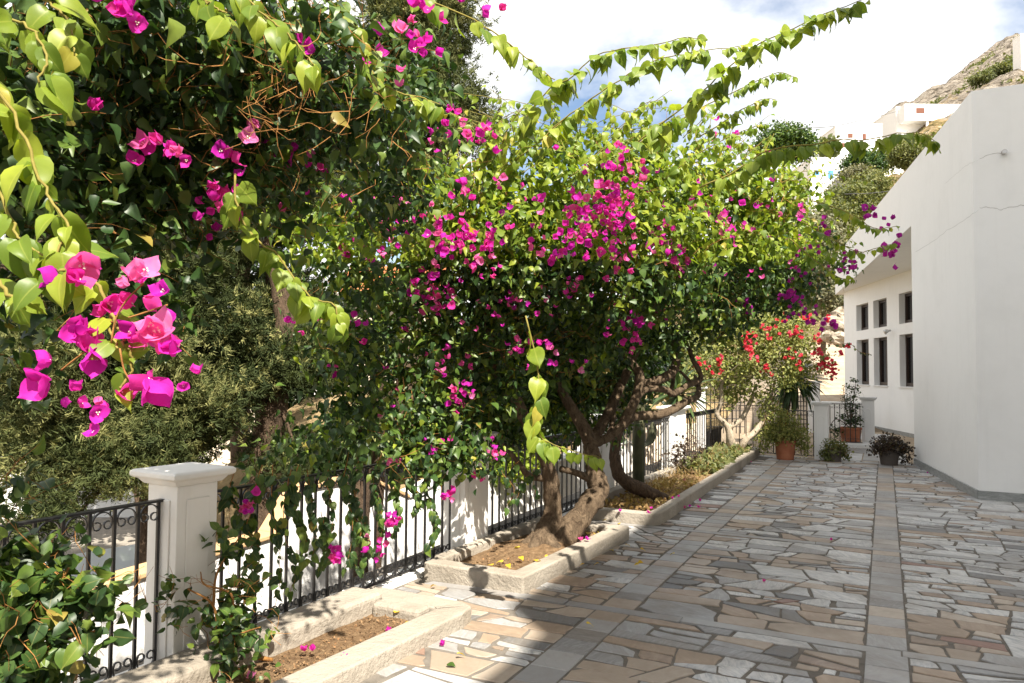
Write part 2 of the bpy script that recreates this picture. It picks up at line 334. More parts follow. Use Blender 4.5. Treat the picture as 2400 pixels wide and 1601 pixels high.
def curve(pts, n):
    """Catmull-Rom through pts, n samples"""
    p = np.asarray(pts, float); q = np.vstack([2 * p[0] - p[1], p, 2 * p[-1] - p[-2]]); out = []
    for t in np.linspace(0, len(p) - 1 - 1e-6, n):
        i = int(t); f = t - i; a, b_, c, d = q[i], q[i + 1], q[i + 2], q[i + 3]
        out.append(0.5 * (2 * b_ + (c - a) * f + (2 * a - 5 * b_ + 4 * c - d) * f * f + (3 * b_ - a - 3 * c + d) * f ** 3))
    return np.array(out)
def unit(a): return a / (np.linalg.norm(a, axis=-1, keepdims=True) + 1e-9)
def frames(tip, nrm):
    """rotation matrices: y = tip, z ~ nrm"""
    y = unit(tip); x = unit(np.cross(y, nrm)); z = np.cross(x, y); return np.stack([x, y, z], axis=-1)

# leaf / flower templates -------------------------------------------------
LEAF_LO = (np.array([(0, 0, 0), (-.36, .24, .09), (-.30, .62, .05), (0, 1, -.10), (.30, .62, .05), (.36, .24, .09)], float),
           np.array([(0, 3, 2), (0, 2, 1), (0, 5, 4), (0, 4, 3)]))
def leaf_hi(curl=0.12, fold=0.10, wid=1.0, sd=0):
    rr = random.Random(sd); rows = [(.03, .20, -.10), (.16, .37, -.07), (.33, .43, -.02), (.50, .39, .0), (.67, .27, .02), (.82, .14, .02), (.94, .045, .0)]
    V = [(0, 0, 0)]; ph = rr.random() * 6
    for y, h, bk in rows:
        z = -curl * y * y * 1.6
        for k in (-1, -.5, 0, .5, 1):
            x = k * h * wid; V.append((x, y + bk * abs(k), z + fold * abs(x) * 2.2 - (.05 * abs(k) if abs(k) == 1 else 0) + .035 * math.sin(y * 8 + ph + k * 2) * abs(k)))
    V.append((0.02, 1.08, -curl * 2.0)); F_ = []
    for k in range(4): F_.append((0, 2 + k, 1 + k))
    for j in range(len(rows) - 1):
        for k in range(4):
            a, c = 1 + j * 5 + k, 1 + (j + 1) * 5 + k; F_ += [(a, a + 1, c), (a + 1, c + 1, c)]
    e = 1 + (len(rows) - 1) * 5
    for k in range(4): F_.append((e + k, e + k + 1, len(V) - 1))
    return np.array(V, float), np.array(F_)
LEAF_HI = [leaf_hi(.10, .10, 1, 1), leaf_hi(.24, .16, .95, 2), leaf_hi(.02, .06, 1.05, 3), leaf_hi(.34, .22, .9, 4)]
def _mid(w, c, tw): return (np.array([(0, 0, 0), (-.36 * w, .10, .07), (-.40 * w, .36, .09 + tw), (-.24 * w, .68, .03 - c), (0.03, 1.05, -.14 - c * 2.2), (.24 * w, .68, .03 - c - tw), (.40 * w, .36, .09), (.36 * w, .10, .07 + tw), (0, .38, .0)], float),
            np.array([(0, 8, 1), (1, 8, 2), (2, 8, 3), (3, 8, 4), (4, 8, 5), (5, 8, 6), (6, 8, 7), (7, 8, 0)]))
LEAF_MIX = [_mid(1, 0, 0), _mid(.72, .10, .05), _mid(.9, .22, -.06), _mid(.55, -.08, .12)]
LEAF_MID = (np.array([(0, 0, 0), (-.36, .10, .07), (-.40, .36, .09), (-.24, .68, .03), (0, 1.05, -.14), (.24, .68, .03), (.40, .36, .09), (.36, .10, .07), (0, .38, .0)], float),
            np.array([(0, 8, 1), (1, 8, 2), (2, 8, 3), (3, 8, 4), (4, 8, 5), (5, 8, 6), (6, 8, 7), (7, 8, 0)]))
def bract(tilt, az, length=1.0, wid=0.46, sd=0):
    rr = random.Random(sd); ph = rr.random() * 6
    rows = [(.0, .08), (.12, .26), (.30, wid), (.50, wid * 1.06), (.68, wid * .86), (.84, wid * .50), (.96, wid * .18), (1.06, 0)]
    P = []
    for y, w in rows[:-1]:
        z = .42 * y * y - .10 * y
        for k in (-1, -.5, 0, .5, 1): P.append((k * w, y * length, z + .30 * w * k * k + .075 * math.sin(7 * y + 2.4 * k + ph) * abs(k)))
    P.append((.03, rows[-1][0] * length, .36)); P = np.array(P)
    ct, st = math.cos(tilt), math.sin(tilt); P = np.stack([P[:, 0], P[:, 1] * ct - P[:, 2] * st, P[:, 1] * st + P[:, 2] * ct], 1)
    ca, sa = math.cos(az), math.sin(az); P = np.stack([P[:, 0] * ca - P[:, 1] * sa, P[:, 0] * sa + P[:, 1] * ca, P[:, 2]], 1)
    F_ = []; n = len(rows) - 1
    for j in range(n - 1):
        for k in range(4):
            a, c = j * 5 + k, j * 5 + 5 + k; F_ += [(a, a + 1, c), (a + 1, c + 1, c)]
    for k in range(4): F_.append(((n - 1) * 5 + k, (n - 1) * 5 + k + 1, n * 5))
    return P, np.array(F_)
def join(parts):
    V = []; T = []; o = 0
    for v, t in parts: V.append(v); T.append(t + o); o += len(v)
    return np.vstack(V), np.vstack(T)
FLOWER_HI = [join([bract(t0 + dt, a + da, sd=i * 7 + int(a)) for a, dt in ((0, 0), (2.09, .18), (4.19, -.12))]) for i, (t0, da) in enumerate(((0.80, 0), (0.45, .5), (1.05, 1.0), (.62, 2.0)))]
def bract_lo(tilt, az):
    P = np.array([(0, 0, 0), (-.45, .5, .10), (0, 1.05, .12), (.45, .5, .02), (0, .5, -.08)], float)
    ct, st = math.cos(tilt), math.sin(tilt); P = np.stack([P[:, 0], P[:, 1] * ct - P[:, 2] * st, P[:, 1] * st + P[:, 2] * ct], 1)
    ca, sa = math.cos(az), math.sin(az); P = np.stack([P[:, 0] * ca - P[:, 1] * sa, P[:, 0] * sa + P[:, 1] * ca, P[:, 2]], 1)
    return P, np.array([(0, 4, 1), (1, 4, 2), (4, 3, 2), (0, 3, 4)])
FLOWER_LO = join([bract_lo(.7, a) for a in (0, 2.09, 4.19)])
_tr = random.Random(2)
def _spike(i):
    d = np.array([_tr.gauss(0, .55), 1.0, _tr.gauss(0, .55)]); d /= np.linalg.norm(d); w = np.cross(d, [_tr.gauss(0, 1), _tr.gauss(0, 1), _tr.gauss(0, 1)]); w /= np.linalg.norm(w); o = np.array([_tr.gauss(0, .12), _tr.random() * .45, _tr.gauss(0, .12)])
    return np.array([o - w * .055, o + w * .055, o + d * _tr.uniform(.45, .8)]), np.array([(0, 1, 2)])
TUFT = join([_spike(i) for i in range(12)])
BLADE = (np.array([(-.035, 0, 0), (.035, 0, 0), (.05, .4, .05), (-.05, .4, .05), (.035, .75, -.02), (-.035, .75, -.02), (0, 1, -.14)], float),
         np.array([(0, 1, 2), (0, 2, 3), (3, 2, 4), (3, 4, 5), (5, 4, 6)]))

def scatter(name, tmpl, pos, Rm, sc, mat, parent=None, kind='stuff', rv=None):
    if len(pos) == 0: return None
    V0, T0 = tmpl; n = len(pos); sc = np.asarray(sc, float)
    if sc.ndim == 0: sc = np.full(n, float(sc))
    V = np.einsum('nij,kj->nki', Rm, V0) * sc[:, None, None] + np.asarray(pos)[:, None, :]
    T = (T0[None] + (np.arange(n) * len(V0))[:, None, None]).reshape(-1, 3)
    rv = rng.random(n) if rv is None else rv
    o = link(name, np_mesh(name, V.reshape(-1, 3), T, mat, np.repeat(rv, len(V0))), parent)
    if kind: o['kind'] = kind
    return o
def scatter_mix(name, pos, Rm, sc, mat, parent, rv):
    for k, tm in enumerate(LEAF_MIX): scatter(name, tm, pos[k::4], Rm[k::4], sc[k::4], mat, parent, rv=rv[k::4])
def to_m(pos, Rm, s):
    mm = Matrix.Identity(4)
    for i in range(3):
        for j in range(3): mm[i][j] = float(Rm[i, j]) * float(s)
        mm[i][3] = float(pos[i])
    return mm
PIECE = {}
def piece_mesh(key, tmpl, mat):
    if key not in PIECE:
        PIECE[key] = np_mesh(key, tmpl[0], tmpl[1], mat, np.zeros(len(tmpl[0])), smooth=True)
        if key.startswith('leaf'):
            a = PIECE[key].attributes.new('rib', 'FLOAT', 'POINT'); a.data.foreach_set('value', (np.abs(tmpl[0][:, 0]) < .03).astype(np.float32))
    return PIECE[key]
def pieces(name, key, tmpls, pos, Rm, sc, mat, parent):
    """one object per leaf / flower, sharing a few meshes"""
    out = []
    for i in range(len(pos)):
        k = i % len(tmpls)
        out.append(link(name, piece_mesh('%s_%d_%s' % (key, k, mat), tmpls[k], mat), parent, to_m(pos[i], Rm[i], sc[i])))
    return out

# ================================================================== SETTING
def fence_x(y): return -3.62 + 0.042 * y
ZP = 0.007                                   # top of the paving stones

# ground to the horizon, lower than the terrace
def grid_mesh(name, xs, ys, zf, mat, smooth=True):
    V = np.array([(x, y, zf(x, y)) for y in ys for x in xs]); nx = len(xs)
    T = np.array([(j * nx + i, j * nx + i + 1, (j + 1) * nx + i + 1, (j + 1) * nx + i) for j in range(len(ys) - 1) for i in range(nx - 1)])
    return np_mesh(name, V, T, mat, smooth=smooth)
go = link('ground', grid_mesh('ground', np.array([-6000, -300, -60, -30, -12, 12, 60, 300, 6000.]), np.array([-3000, -100, -20, 0, 20, 60, 200, 1000, 9000.]), lambda x, y: -2.3, 'dry_ground')); go['kind'] = 'structure'
st = MB().box(-19, -6.2, -30, 34, -2.296, -2.05).build('street', 'asphalt'); st['kind'] = 'structure'

# terrace with its paving
pav = MB().box(-3.78, 4.0, -9, 15.46, -2.29, 0.0).build('pavement', 'grout'); pav['kind'] = 'structure'
rear = MB().box(-3.4, 9.0, 15.462, 31, -2.28, -0.006).build('rear_court', 'dirt_road'); rear['kind'] = 'structure'

def clip(poly, a, b, c):
    """keep a*x + b*y <= c"""
    out = []
    for i in range(len(poly)):
        p, q = poly[i], poly[(i + 1) % len(poly)]; dp = a * p[0] + b * p[1] - c; dq = a * q[0] + b * q[1] - c
        if dp <= 0: out.append(p)
        if dp * dq < 0:
            t = dp / (dp - dq); out.append((p[0] + (q[0] - p[0]) * t, p[1] + (q[1] - p[1]) * t))
    return out
def area(p): return 0.5 * abs(sum(p[i][0] * p[(i + 1) % len(p)][1] - p[(i + 1) % len(p)][0] * p[i][1] for i in range(len(p))))
def inset(poly, g):
    n = len(poly); s = sum(poly[i][0] * poly[(i + 1) % n][1] - poly[(i + 1) % n][0] * poly[i][1] for i in range(n)); sg = 1 if s > 0 else -1
    out = list(poly)
    for i in range(n):
        p, q = poly[i], poly[(i + 1) % n]; dx, dy = q[0] - p[0], q[1] - p[1]; l = math.hypot(dx, dy)
        if l < 1e-6: continue
        nx, ny = sg * dy / l, -sg * dx / l
        out = clip(out, nx, ny, nx * p[0] + ny * p[1] - g)
        if len(out) < 3: return []
    return out
def clean(poly):
    out = []
    for p in poly:
        if not out or math.hypot(p[0] - out[-1][0], p[1] - out[-1][1]) > 0.004: out.append(p)
    if len(out) > 2 and math.hypot(out[0][0] - out[-1][0], out[0][1] - out[-1][1]) < 0.004: out.pop()
    return out
STONES = []
def subdivide(poly, r, lvl=0):
    A = area(poly)
    if A < 0.0015: return
    xs = [p[0] for p in poly]; ys = [p[1] for p in poly]; w, h = max(xs) - min(xs), max(ys) - min(ys)
    target = 0.028 * math.exp(r.gauss(0.25, 0.9))
    if A < target * 1.5 and max(w, h) < 0.60 or A < 0.007 or lvl > 14:
        STONES.append(poly); return
    if w * 0.52 > h: ang = r.gauss(0, 0.18) if r.random() < .6 else r.uniform(-.75, .75)
    else: ang = math.pi / 2 + (r.gauss(0, 0.07) if r.random() < .62 else r.uniform(-.36, .36))
    t = r.uniform(.3, .7); cx = min(xs) + w * t if w * 0.52 > h else min(xs) + w / 2; cy = min(ys) + h * t if not w * 0.52 > h else min(ys) + h / 2
    a, b_ = math.cos(ang), math.sin(ang); c = a * cx + b_ * cy
    p1, p2 = clip(poly, a, b_, c), clip(poly, -a, -b_, -c)
    for q in (p1, p2):
        if len(q) >= 3: subdivide(q, r, lvl + 1)
BANDS = [-0.7, 2.12, 4.925, 7.72, 10.5, 13.3]
def by(k, x): return (BANDS[k] if k < len(BANDS) else 15.44) + (0.038 * x if k < len(BANDS) else 0)
pr_ = random.Random(5); BW = 0.052
STRIPS = [(-1.80, -1.565), (-0.125, 0.105)]
cols = [(-3.3, -1.80), (-1.565, -0.125), (0.105, 1.45), (1.45, 4.0)]
for k in range(len(BANDS)):
    for x0, x1 in cols:
        poly = [(x0, by(k, x0) + BW), (x1, by(k, x1) + BW), (x1, by(k + 1, x1) - BW), (x0, by(k + 1, x0) - BW)]
        # first cut the panel into courses so that stones line up loosely across
        y = 0.0; H_ = 2.7; rest = poly
        while True:
            y += pr_.uniform(.18, .62)
            if y > H_: break
            sl = pr_.gauss(0.038, .035); xm = (x0 + x1) / 2; c = by(k, xm) + BW + y - sl * xm
            lo = clip(rest, -sl, 1, c); rest = clip(rest, sl, -1, -c)
            if len(lo) >= 3: subdivide(lo, pr_)
            if len(rest) < 3: break
        if len(rest) >= 3: subdivide(rest, pr_)
def stone_parts(poly, r, g=None):
    g = g if g is not None else 0.004 + abs(r.gauss(0, .006))
    g += .010 if r.random() < .16 else 0
    q = clean(inset(clean(poly), g))
    if len(q) < 3: return None
    for _ in range(r.choice((0, 1, 1, 2))):       # broken corners
        if len(q) < 3: return None
        i = r.randrange(len(q)); p, a, c = q[i], q[i - 1], q[(i + 1) % len(q)]; f, f2 = r.uniform(.08, .38), r.uniform(.08, .38)
        q = q[:i] + [(p[0] + (a[0] - p[0]) * f, p[1] + (a[1] - p[1]) * f), (p[0] + (c[0] - p[0]) * f2, p[1] + (c[1] - p[1]) * f2)] + q[i + 1:]
        q = clean(q)
    # slightly uneven edges
    w = []
    for i in range(len(q)):
        p, c = q[i], q[(i + 1) % len(q)]; w.append(p); l = math.hypot(c[0] - p[0], c[1] - p[1])
        if l > .11: t = r.uniform(.3, .7); k_ = r.gauss(0, .0065); w.append((p[0] + (c[0] - p[0]) * t + (c[1] - p[1]) / l * k_, p[1] + (c[1] - p[1]) * t - (c[0] - p[0]) / l * k_))
    return w if len(w) >= 3 and area(w) > .0012 else None
def add_stone(mb, q, h, r):
    n = len(q); cx = sum(p[0] for p in q) / n; cy = sum(p[1] for p in q) / n; tx, ty = r.gauss(0, .006), r.gauss(0, .006)
    def z(p): return h + (p[0] - cx) * tx + (p[1] - cy) * ty
    def sh(p):
        d = math.hypot(p[0] - cx, p[1] - cy) + 1e-6; k_ = max(0, 1 - .0045 / d); return (cx + (p[0] - cx) * k_, cy + (p[1] - cy) * k_)
    s_ = sum(q[i][0] * q[(i + 1) % n][1] - q[(i + 1) % n][0] * q[i][1] for i in range(n))
    if s_ < 0: q = q[::-1]
    V = [(*p, -.012) for p in q] + [(*p, z(p) - .0035) for p in q] + [(*sh(p), z(p)) for p in q]
    Fc = [tuple(range(2 * n, 3 * n))] + [(a * n + i, a * n + (i + 1) % n, (a + 1) * n + (i + 1) % n, (a + 1) * n + i) for a in (0, 1) for i in range(n)]
    return V, Fc
PAL = ['stone_white', 'stone_grey', 'stone_beige', 'stone_tan', 'stone_dark', 'stone_red']
def blocked(cx, cy):                           # under planters, outside the terrace
    if (cx < -2.5 and cy < 4.24) or (cx < -2.36 and 4.85 < cy < 6.98): return True
    return cx < -2.18 and cy > 7.66
built = []
for poly in STONES:
    q = stone_parts(poly, pr_)
    if not q: continue
    cx = sum(p[0] for p in q) / len(q); cy = sum(p[1] for p in q) / len(q)
    if blocked(cx, cy): continue
    warm = 0.55 if cx < -1.2 else (0.40 if cx < .6 else .28); warm *= 1.0 if cy < 7 else .5
    x = pr_.random()
    mi = (2 if pr_.random() < .62 else 3) if x < warm else (4 if x > .945 else (5 if x > .925 else (1 if x > .72 else 0)))
    u, v, d = project((cx, cy, 0)); seen = 0 < u < 2400 and v < 1601 and d > 0
    pa = area(q) * abs(1.65) / max(d, .1) ** 3 if seen else 0
    built.append((pa, q, mi, pr_.uniform(.0035, .0085), pr_.random()))
built.sort(key=lambda t: -t[0])
for pa, q, mi, h, rv in built[:300]:
    mb = MB(); V, Fc = add_stone(mb, q, h, pr_); mb.add(V, Fc); mb.build('paving_stone', PAL[mi], pav, attr=rv)
mb = MB(); av = []
for pa, q, mi, h, rv in built[300:]:
    V, Fc = add_stone(mb, q, h, pr_); mb.add(V, Fc, mi); av += [rv] * len(V)
o = mb.build('paving_stone', PAL, pav, attr=np.array(av)); o['kind'] = 'stuff'
for x0, x1 in STRIPS:                          # the two bordering rows of cut tiles
    for k in range(1, len(BANDS)):
        ya, yb = by(k, x0) + BW, (by(k + 1, x0) - BW if k + 1 < len(BANDS) else 15.43); nt_ = int(round((yb - ya) / .215)); cuts = sorted([ya, yb] + [ya + (yb - ya) * (i + pr_.uniform(-.18, .18)) / nt_ for i in range(1, nt_)]); sl_ = .038 * (x1 - x0)
        for c0, c1 in zip(cuts[:-1], cuts[1:]):
            if blocked(x0 - .1, c0): continue
            q = [(x0 + .005, c0 + .004), (x1 - .005, c0 + .004 + sl_), (x1 - .005, c1 - .004 + sl_), (x0 + .005, c1 - .004)]
            mb = MB(); V, Fc = add_stone(mb, q, .0065, pr_); mb.add(V, Fc); mb.build('border_tile', pr_.choice(('stone_strip', 'stone_strip', 'stone_grey', 'stone_beige', 'stone_band')), pav, attr=pr_.random())
for k in range(len(BANDS)):                    # long thin slabs across
    x = -3.25
    while x < 3.9:
        l = pr_.uniform(.8, 1.5); x1 = min(x + l, 3.95); q = [(x + .003, by(k, x) - BW + .004), (x1 - .003, by(k, x1) - BW + .004), (x1 - .003, by(k, x1) + BW - .004), (x + .003, by(k, x) + BW - .004)]
        if not (blocked(x, by(k, x)) and blocked(x1, by(k, x1))):
            mb = MB(); V, Fc = add_stone(mb, q, .0075, pr_); mb.add(V, Fc); mb.build('band_slab', 'stone_band', pav, attr=pr_.random())
        x += l

# ------------------------------------------------------------------ hill
U_T = [(-600, .0), (600, .0), (1000, .015), (1400, .075), (1600, .13), (1800, .215), (1940, .285), (2026, .330), (2111, .366), (2303, .436), (2400, .475), (2800, .52), (4200, .5)]
R_G = [(20, 0), (34, .0), (48, .12), (62, .36), (90, .65), (115, .78), (140, .87), (190, .96), (235, 1.0)]
def hill_z(u, r):
    T = np.interp(u, [a for a, _ in U_T], [c for _, c in U_T]); g_ = np.interp(r, [a for a, _ in R_G], [c for _, c in R_G])
    base = -2.0 + max(0, min(1, (u - 1500) / 300)) * 1.9
    z = base if r <= 34 else 1.65 + r * T * g_ + (base - 1.65) * max(0, 1 - (r - 34) / 20)
    return z if r <= 235 else (1.65 + 235 * T) * max(0, 1 - (r - 235) / 200)
def hill_at(u, r):
    """ground point on the hill straight beyond picture column u, r metres along the view axis"""
    p = EYE + (FW * [1, 1, 0] + RT * [1, 1, 0] * ((u - 1200) / F)) * r
    return np.array([p[0], p[1], hill_z(u, r)])
us = np.concatenate([np.linspace(900, 1700, 30), np.linspace(1715, 2500, 150), np.linspace(2550, 4200, 30)])
rs = np.concatenate([np.linspace(33, 60, 22), np.linspace(62, 240, 130), np.linspace(250, 430, 10)])
V = []
for r0 in rs:
    for u in us:
        p = hill_at(u, r0); k_ = min(1, max(0, (r0 - 40) / 60)) * (1 if r0 < 236 else 1)
        p[2] += k_ * ((vnoise(p[0] / 14, p[1] / 14) - .5) * 5 + (vnoise(p[0] / 4.5, p[1] / 4.5, 1) - .5) * 2.6 + (vnoise(p[0] / 1.7, p[1] / 1.7, 2) - .5) * 1.5); V.append(p)
nu = len(us); T = np.array([(j * nu + i, j * nu + i + 1, (j + 1) * nu + i + 1, (j + 1) * nu + i) for j in range(len(rs) - 1) for i in range(nu - 1)])
ho = link('hill', np_mesh('hill', np.array(V), T, 'hill_rock', smooth=False)); ho['kind'] = 'structure'
# far mountain seen in the gaps on the left
V = []; ux = np.linspace(-900, 1500, 60)
for i, u in enumerate(ux):
    p = EYE + (FW * [1, 1, 0] + RT * [1, 1, 0] * ((u - 1200) / F)) * 3200; hgt = 210 + 70 * vnoise(i * .35, 3.3) + 25 * vnoise(i * 1.3, 8)
    V += [(p[0], p[1], -10), (p[0], p[1], hgt), (p[0] - 500, p[1] + 900, -10)]
T = np.array([(3 * i, 3 * i + 3, 3 * i + 4, 3 * i + 1) for i in range(59)] + [(3 * i + 1, 3 * i + 4, 3 * i + 5, 3 * i + 2) for i in range(59)])
fo = link('far_mountain', np_mesh('far_mountain', np.array(V, float), T, 'far_hill')); fo['kind'] = 'structure'
# sunlit lane climbing behind the gate
a0, a1 = on_z(1700, 990, 0), on_z(2060, 985, 0)
lane = []
for t in np.linspace(0, 1, 14):
    rr = 21 + t * 34; pl, pr2 = EYE + (FW * [1, 1, 0] + RT * [1, 1, 0] * ((1690 + 180 * t - 1200) / F)) * rr, EYE + (FW * [1, 1, 0] + RT * [1, 1, 0] * ((2070 - 40 * t - 1200) / F)) * rr
    z = 0.004 + 4.4 * t ** 1.25; lane += [(pl[0], pl[1], z), (pr2[0], pr2[1], z + .25 * t)]
lo = link('lane', np_mesh('lane', np.array(lane, float), np.array([(2 * i, 2 * i + 1, 2 * i + 3, 2 * i + 2) for i in range(13)]), 'dirt_road', smooth=True)); lo['kind'] = 'structure'
md = lo.modifiers.new('thick', 'SOLIDIFY'); md.thickness = 1.2; md.offset = -1

# ------------------------------------------------------------------ church building
TH = R(9.12); DV = np.array([-math.sin(TH), math.cos(TH)]); B0 = np.array([1.09, 11.46])
WE = np.array([-math.sin(R(19.5)), math.cos(R(19.5))]); WA = np.array([0.67, 21.71]); WN = np.array([-WE[1], WE[0]])   # outward normal of window wall
ch = thing('church_building', 'large white plastered building on the right with a recessed wall of six dark windows', 'building', (2.5, 14, 0))
def sides(mb, poly, z0, z1, skip=(), mi=0):
    for i in range(len(poly)):
        if i in skip: continue
        p, q = poly[i], poly[(i + 1) % len(poly)]
        za, zb = (z1[i], z1[(i + 1) % len(poly)]) if isinstance(z1, list) else (z1, z1)
        mb.add([(p[0], p[1], z0), (q[0], q[1], z0), (q[0], q[1], zb), (p[0], p[1], za)], [(0, 1, 2, 3)], mi)
B1 = B0 + DV * 3.93; ZS = 4.42
low = [tuple(B0), tuple(B1), (2.6, 15.70), tuple(WA - WE * 5.9)]
mb = MB(); sides(mb, low, -.02, ZS, skip=(3,)); sides(mb, [tuple(WA + WE * 5.63), (3.2, 29.5), (9, 29.5), (9, 11.46), tuple(B0)], -.02, ZS, skip=(4,))
mb.build('wall', 'wall_plaster', ch)
BE = B0 + DV * 16.4
top = [tuple(B0), tuple(BE), (3.0, 30.6), (9.2, 30.6), (9.2, 11.46)]; tz = [5.5, 5.74, 5.74, 5.5, 5.5]
mb = MB(); n = len(top)
mb.add([(*p, ZS) for p in top] + [(*p, z) for p, z in zip(top, tz)], [tuple(range(n)), tuple(range(2 * n - 1, n - 1, -1))] + [(i, (i + 1) % n, n + (i + 1) % n, n + i) for i in range(n)])
mb.build('roof_fascia', 'wall_plaster', ch)
# window wall with six openings
def wp(s, z, off=0.0): return (WA[0] + WE[0] * s + WN[0] * off, WA[1] + WE[1] * s + WN[1] * off, z)
SB = [-5.9, -0.17, 0.91, 1.80, 2.87, 3.30, 4.40, 5.63]; ZB = [-.02, 1.32, 2.735, 3.03, 3.86, ZS]
mb = MB(); holes = [(1, 1), (3, 1), (5, 1), (1, 3), (3, 3), (5, 3)]
for i in range(7):
    for j in range(5):
        if (i, j) not in holes: mb.add([wp(SB[i], ZB[j]), wp(SB[i + 1], ZB[j]), wp(SB[i + 1], ZB[j + 1]), wp(SB[i], ZB[j + 1])], [(0, 1, 2, 3)])
D_ = -0.20
for i, j in holes:
    s0, s1, z0, z1 = SB[i], SB[i + 1], ZB[j], ZB[j + 1]
    mb.add([wp(s0, z0), wp(s1, z0), wp(s1, z1), wp(s0, z1), wp(s0, z0, D_), wp(s1, z0, D_), wp(s1, z1, D_), wp(s0, z1, D_)], [(0, 1, 5, 4), (1, 2, 6, 5), (2, 3, 7, 6), (3, 0, 4, 7)])
mb.build('window_wall', 'wall_plaster', ch)
def obox(mb, s0, s1, z0, z1, o0, o1, mi=0):
    V = [wp(s, z, o_) for o_ in (o0, o1) for z in (z0, z1) for s in (s0, s1)]
    mb.add(V, [(0, 2, 3, 1), (4, 5, 7, 6), (0, 1, 5, 4), (2, 6, 7, 3), (0, 4, 6, 2), (1, 3, 7, 5)], mi)
for i, j in holes:
    s0, s1, z0, z1 = SB[i] + .003, SB[i + 1] - .003, ZB[j] + .003, ZB[j + 1] - .003; fw = .075
    mb = MB(); obox(mb, s0, s0 + fw, z0, z1, D_ - .02, D_ + .045); obox(mb, s1 - fw, s1, z0, z1, D_ - .02, D_ + .045)
    obox(mb, s0 + fw, s1 - fw, z1 - fw, z1, D_ - .02, D_ + .042); obox(mb, s0 + fw, s1 - fw, z0, z0 + fw * 1.3, D_ - .02, D_ + .048)
    sm = (s0 + s1) / 2; obox(mb, sm - .03, sm + .03, z0 + fw * 1.3, z1 - fw, D_ - .02, D_ + .03)
    wo = mb.build('window', 'dark_wood', ch)
    mb = MB(); obox(mb, s0 + fw, s1 - fw, z0 + fw, z1 - fw, D_ - .018, D_ - .006); mb.build('pane', 'glass_dark', wo)
    if j == 1:
        mb = MB(); obox(mb, s0 - .05, s1 + .05, z0 - .033, z0 - .006, -.02, .035); mb.build('sill', 'marble_post', wo)
# skirting along the foot of the walls
NW = np.array([-DV[1], DV[0]]); mb = MB()
q0, q1 = B0 + NW * .018, B1 + NW * .018
mb.add([(*(q0 + (0, -.018)), -.01), (*q1, -.01), (*q1, .12), (*(q0 + (0, -.018)), .12), (*B0, .125), (*B1, .125)], [(0, 3, 2, 1), (3, 4, 5, 2)]); mb.box(1.09 - .015, 4.0, 11.442, 11.459, -.01, .12)
mb.build('skirting', 'skirting', ch)
mb = MB(); obox(mb, -5.8, 5.6, -.02, .10, .002, .018); mb.build('skirting', 'skirting', ch)
# lamp on the window wall, spout and pipe stubs
mb = MB(); c = np.array(wp(1.36, 2.88, .06)); mb.tube([c, c + np.array([*WN, 0]) * .07], .03, 10); mb.tube([c + np.array([*WN, 0]) * .07, c + np.array([WN[0] * .16, WN[1] * .16, -.05])], [.045, .075], 12); mb.build('wall_lamp', 'metal_grey', ch, smooth=True)
c = np.array(on_y(2352, 357, 11.46)); mb = MB(); mb.tube([c + [0, .02, 0], c + [0, -.10, -.015]], .032, 12); mb.tube([c + [0, -.101, -.015], c + [0, -.104, -.015]], .024, 10); mb.build('water_spout', 'metal_grey', ch)
# cracks in the plaster (thin raised repair lines)
def crack(pts, plane, w, mat):
    mb = MB(); P_ = []
    for u, v in pts:
        r = ray(u, v)
        if plane == 'r': p = EYE + r * ((11.4585) / r[1])
        else:
            nn = np.array([-DV[1], DV[0], 0]); t = (nn @ (np.array([*B0, 0]) + nn * .0015 - EYE)) / (nn @ r); p = EYE + r * t
        P_.append(p)
    P_ = curve(P_, len(P_) * 4); P_[1:-1, 2] += np.array([rnd.gauss(0, .006) for _ in range(len(P_) - 2)])
    for i in range(len(P_) - 1):
        a, c = P_[i], P_[i + 1]; w0, w1 = w * (.5 + vnoise(i * .7, 5)), w * (.5 + vnoise(i * .7 + .7, 5))
        mb.add([a - [0, 0, w0], c - [0, 0, w1], c + [0, 0, w1], a + [0, 0, w0]], [(0, 1, 2, 3)])
    mb.build('crack', mat, ch)
crack([(2296, 487), (2320, 486), (2345, 491), (2370, 486), (2410, 481)], 'r', .004, 'crack_line')
crack([(2296, 372), (2320, 362), (2350, 359)], 'r', .004, 'crack_line')
crack([(2292, 492), (2260, 515), (2215, 545), (2180, 570), (2146, 590)], 'l', .004, 'crack_soft')
crack([(2292, 375), (2262, 390), (2245, 405), (2215, 430)], 'l', .0025, 'crack_soft')
# tall unseen wing on the right, stepped heights shaped to shade the terrace
wing_plan = [(4.0, -16), (15, -16), (15, 11.46), (4.0, 11.46)]
mb = MB(); mb.box(4.0, 15, -1.1, 11.45, 5.5, 10.5); mb.box(4.0, 15, -16, 11.45, -.02, 5.499); mb.box(4.0, 15, -16, -1.102, 5.5, 9.8)
mb.build('unseen_wing_wall', 'wall_plaster', ch)
for y in (-12.5, -9, -5.5, -2, 1.5, 5):
    mb = MB(); mb.box(3.97, 4.03, y - .45, y + .45, 2.2, 4.6); wo = mb.build('window', 'dark_wood', ch)
    mb = MB(); mb.box(3.95, 3.968, y - .36, y + .36, 2.3, 4.5); mb.build('pane', 'glass_dark', wo)

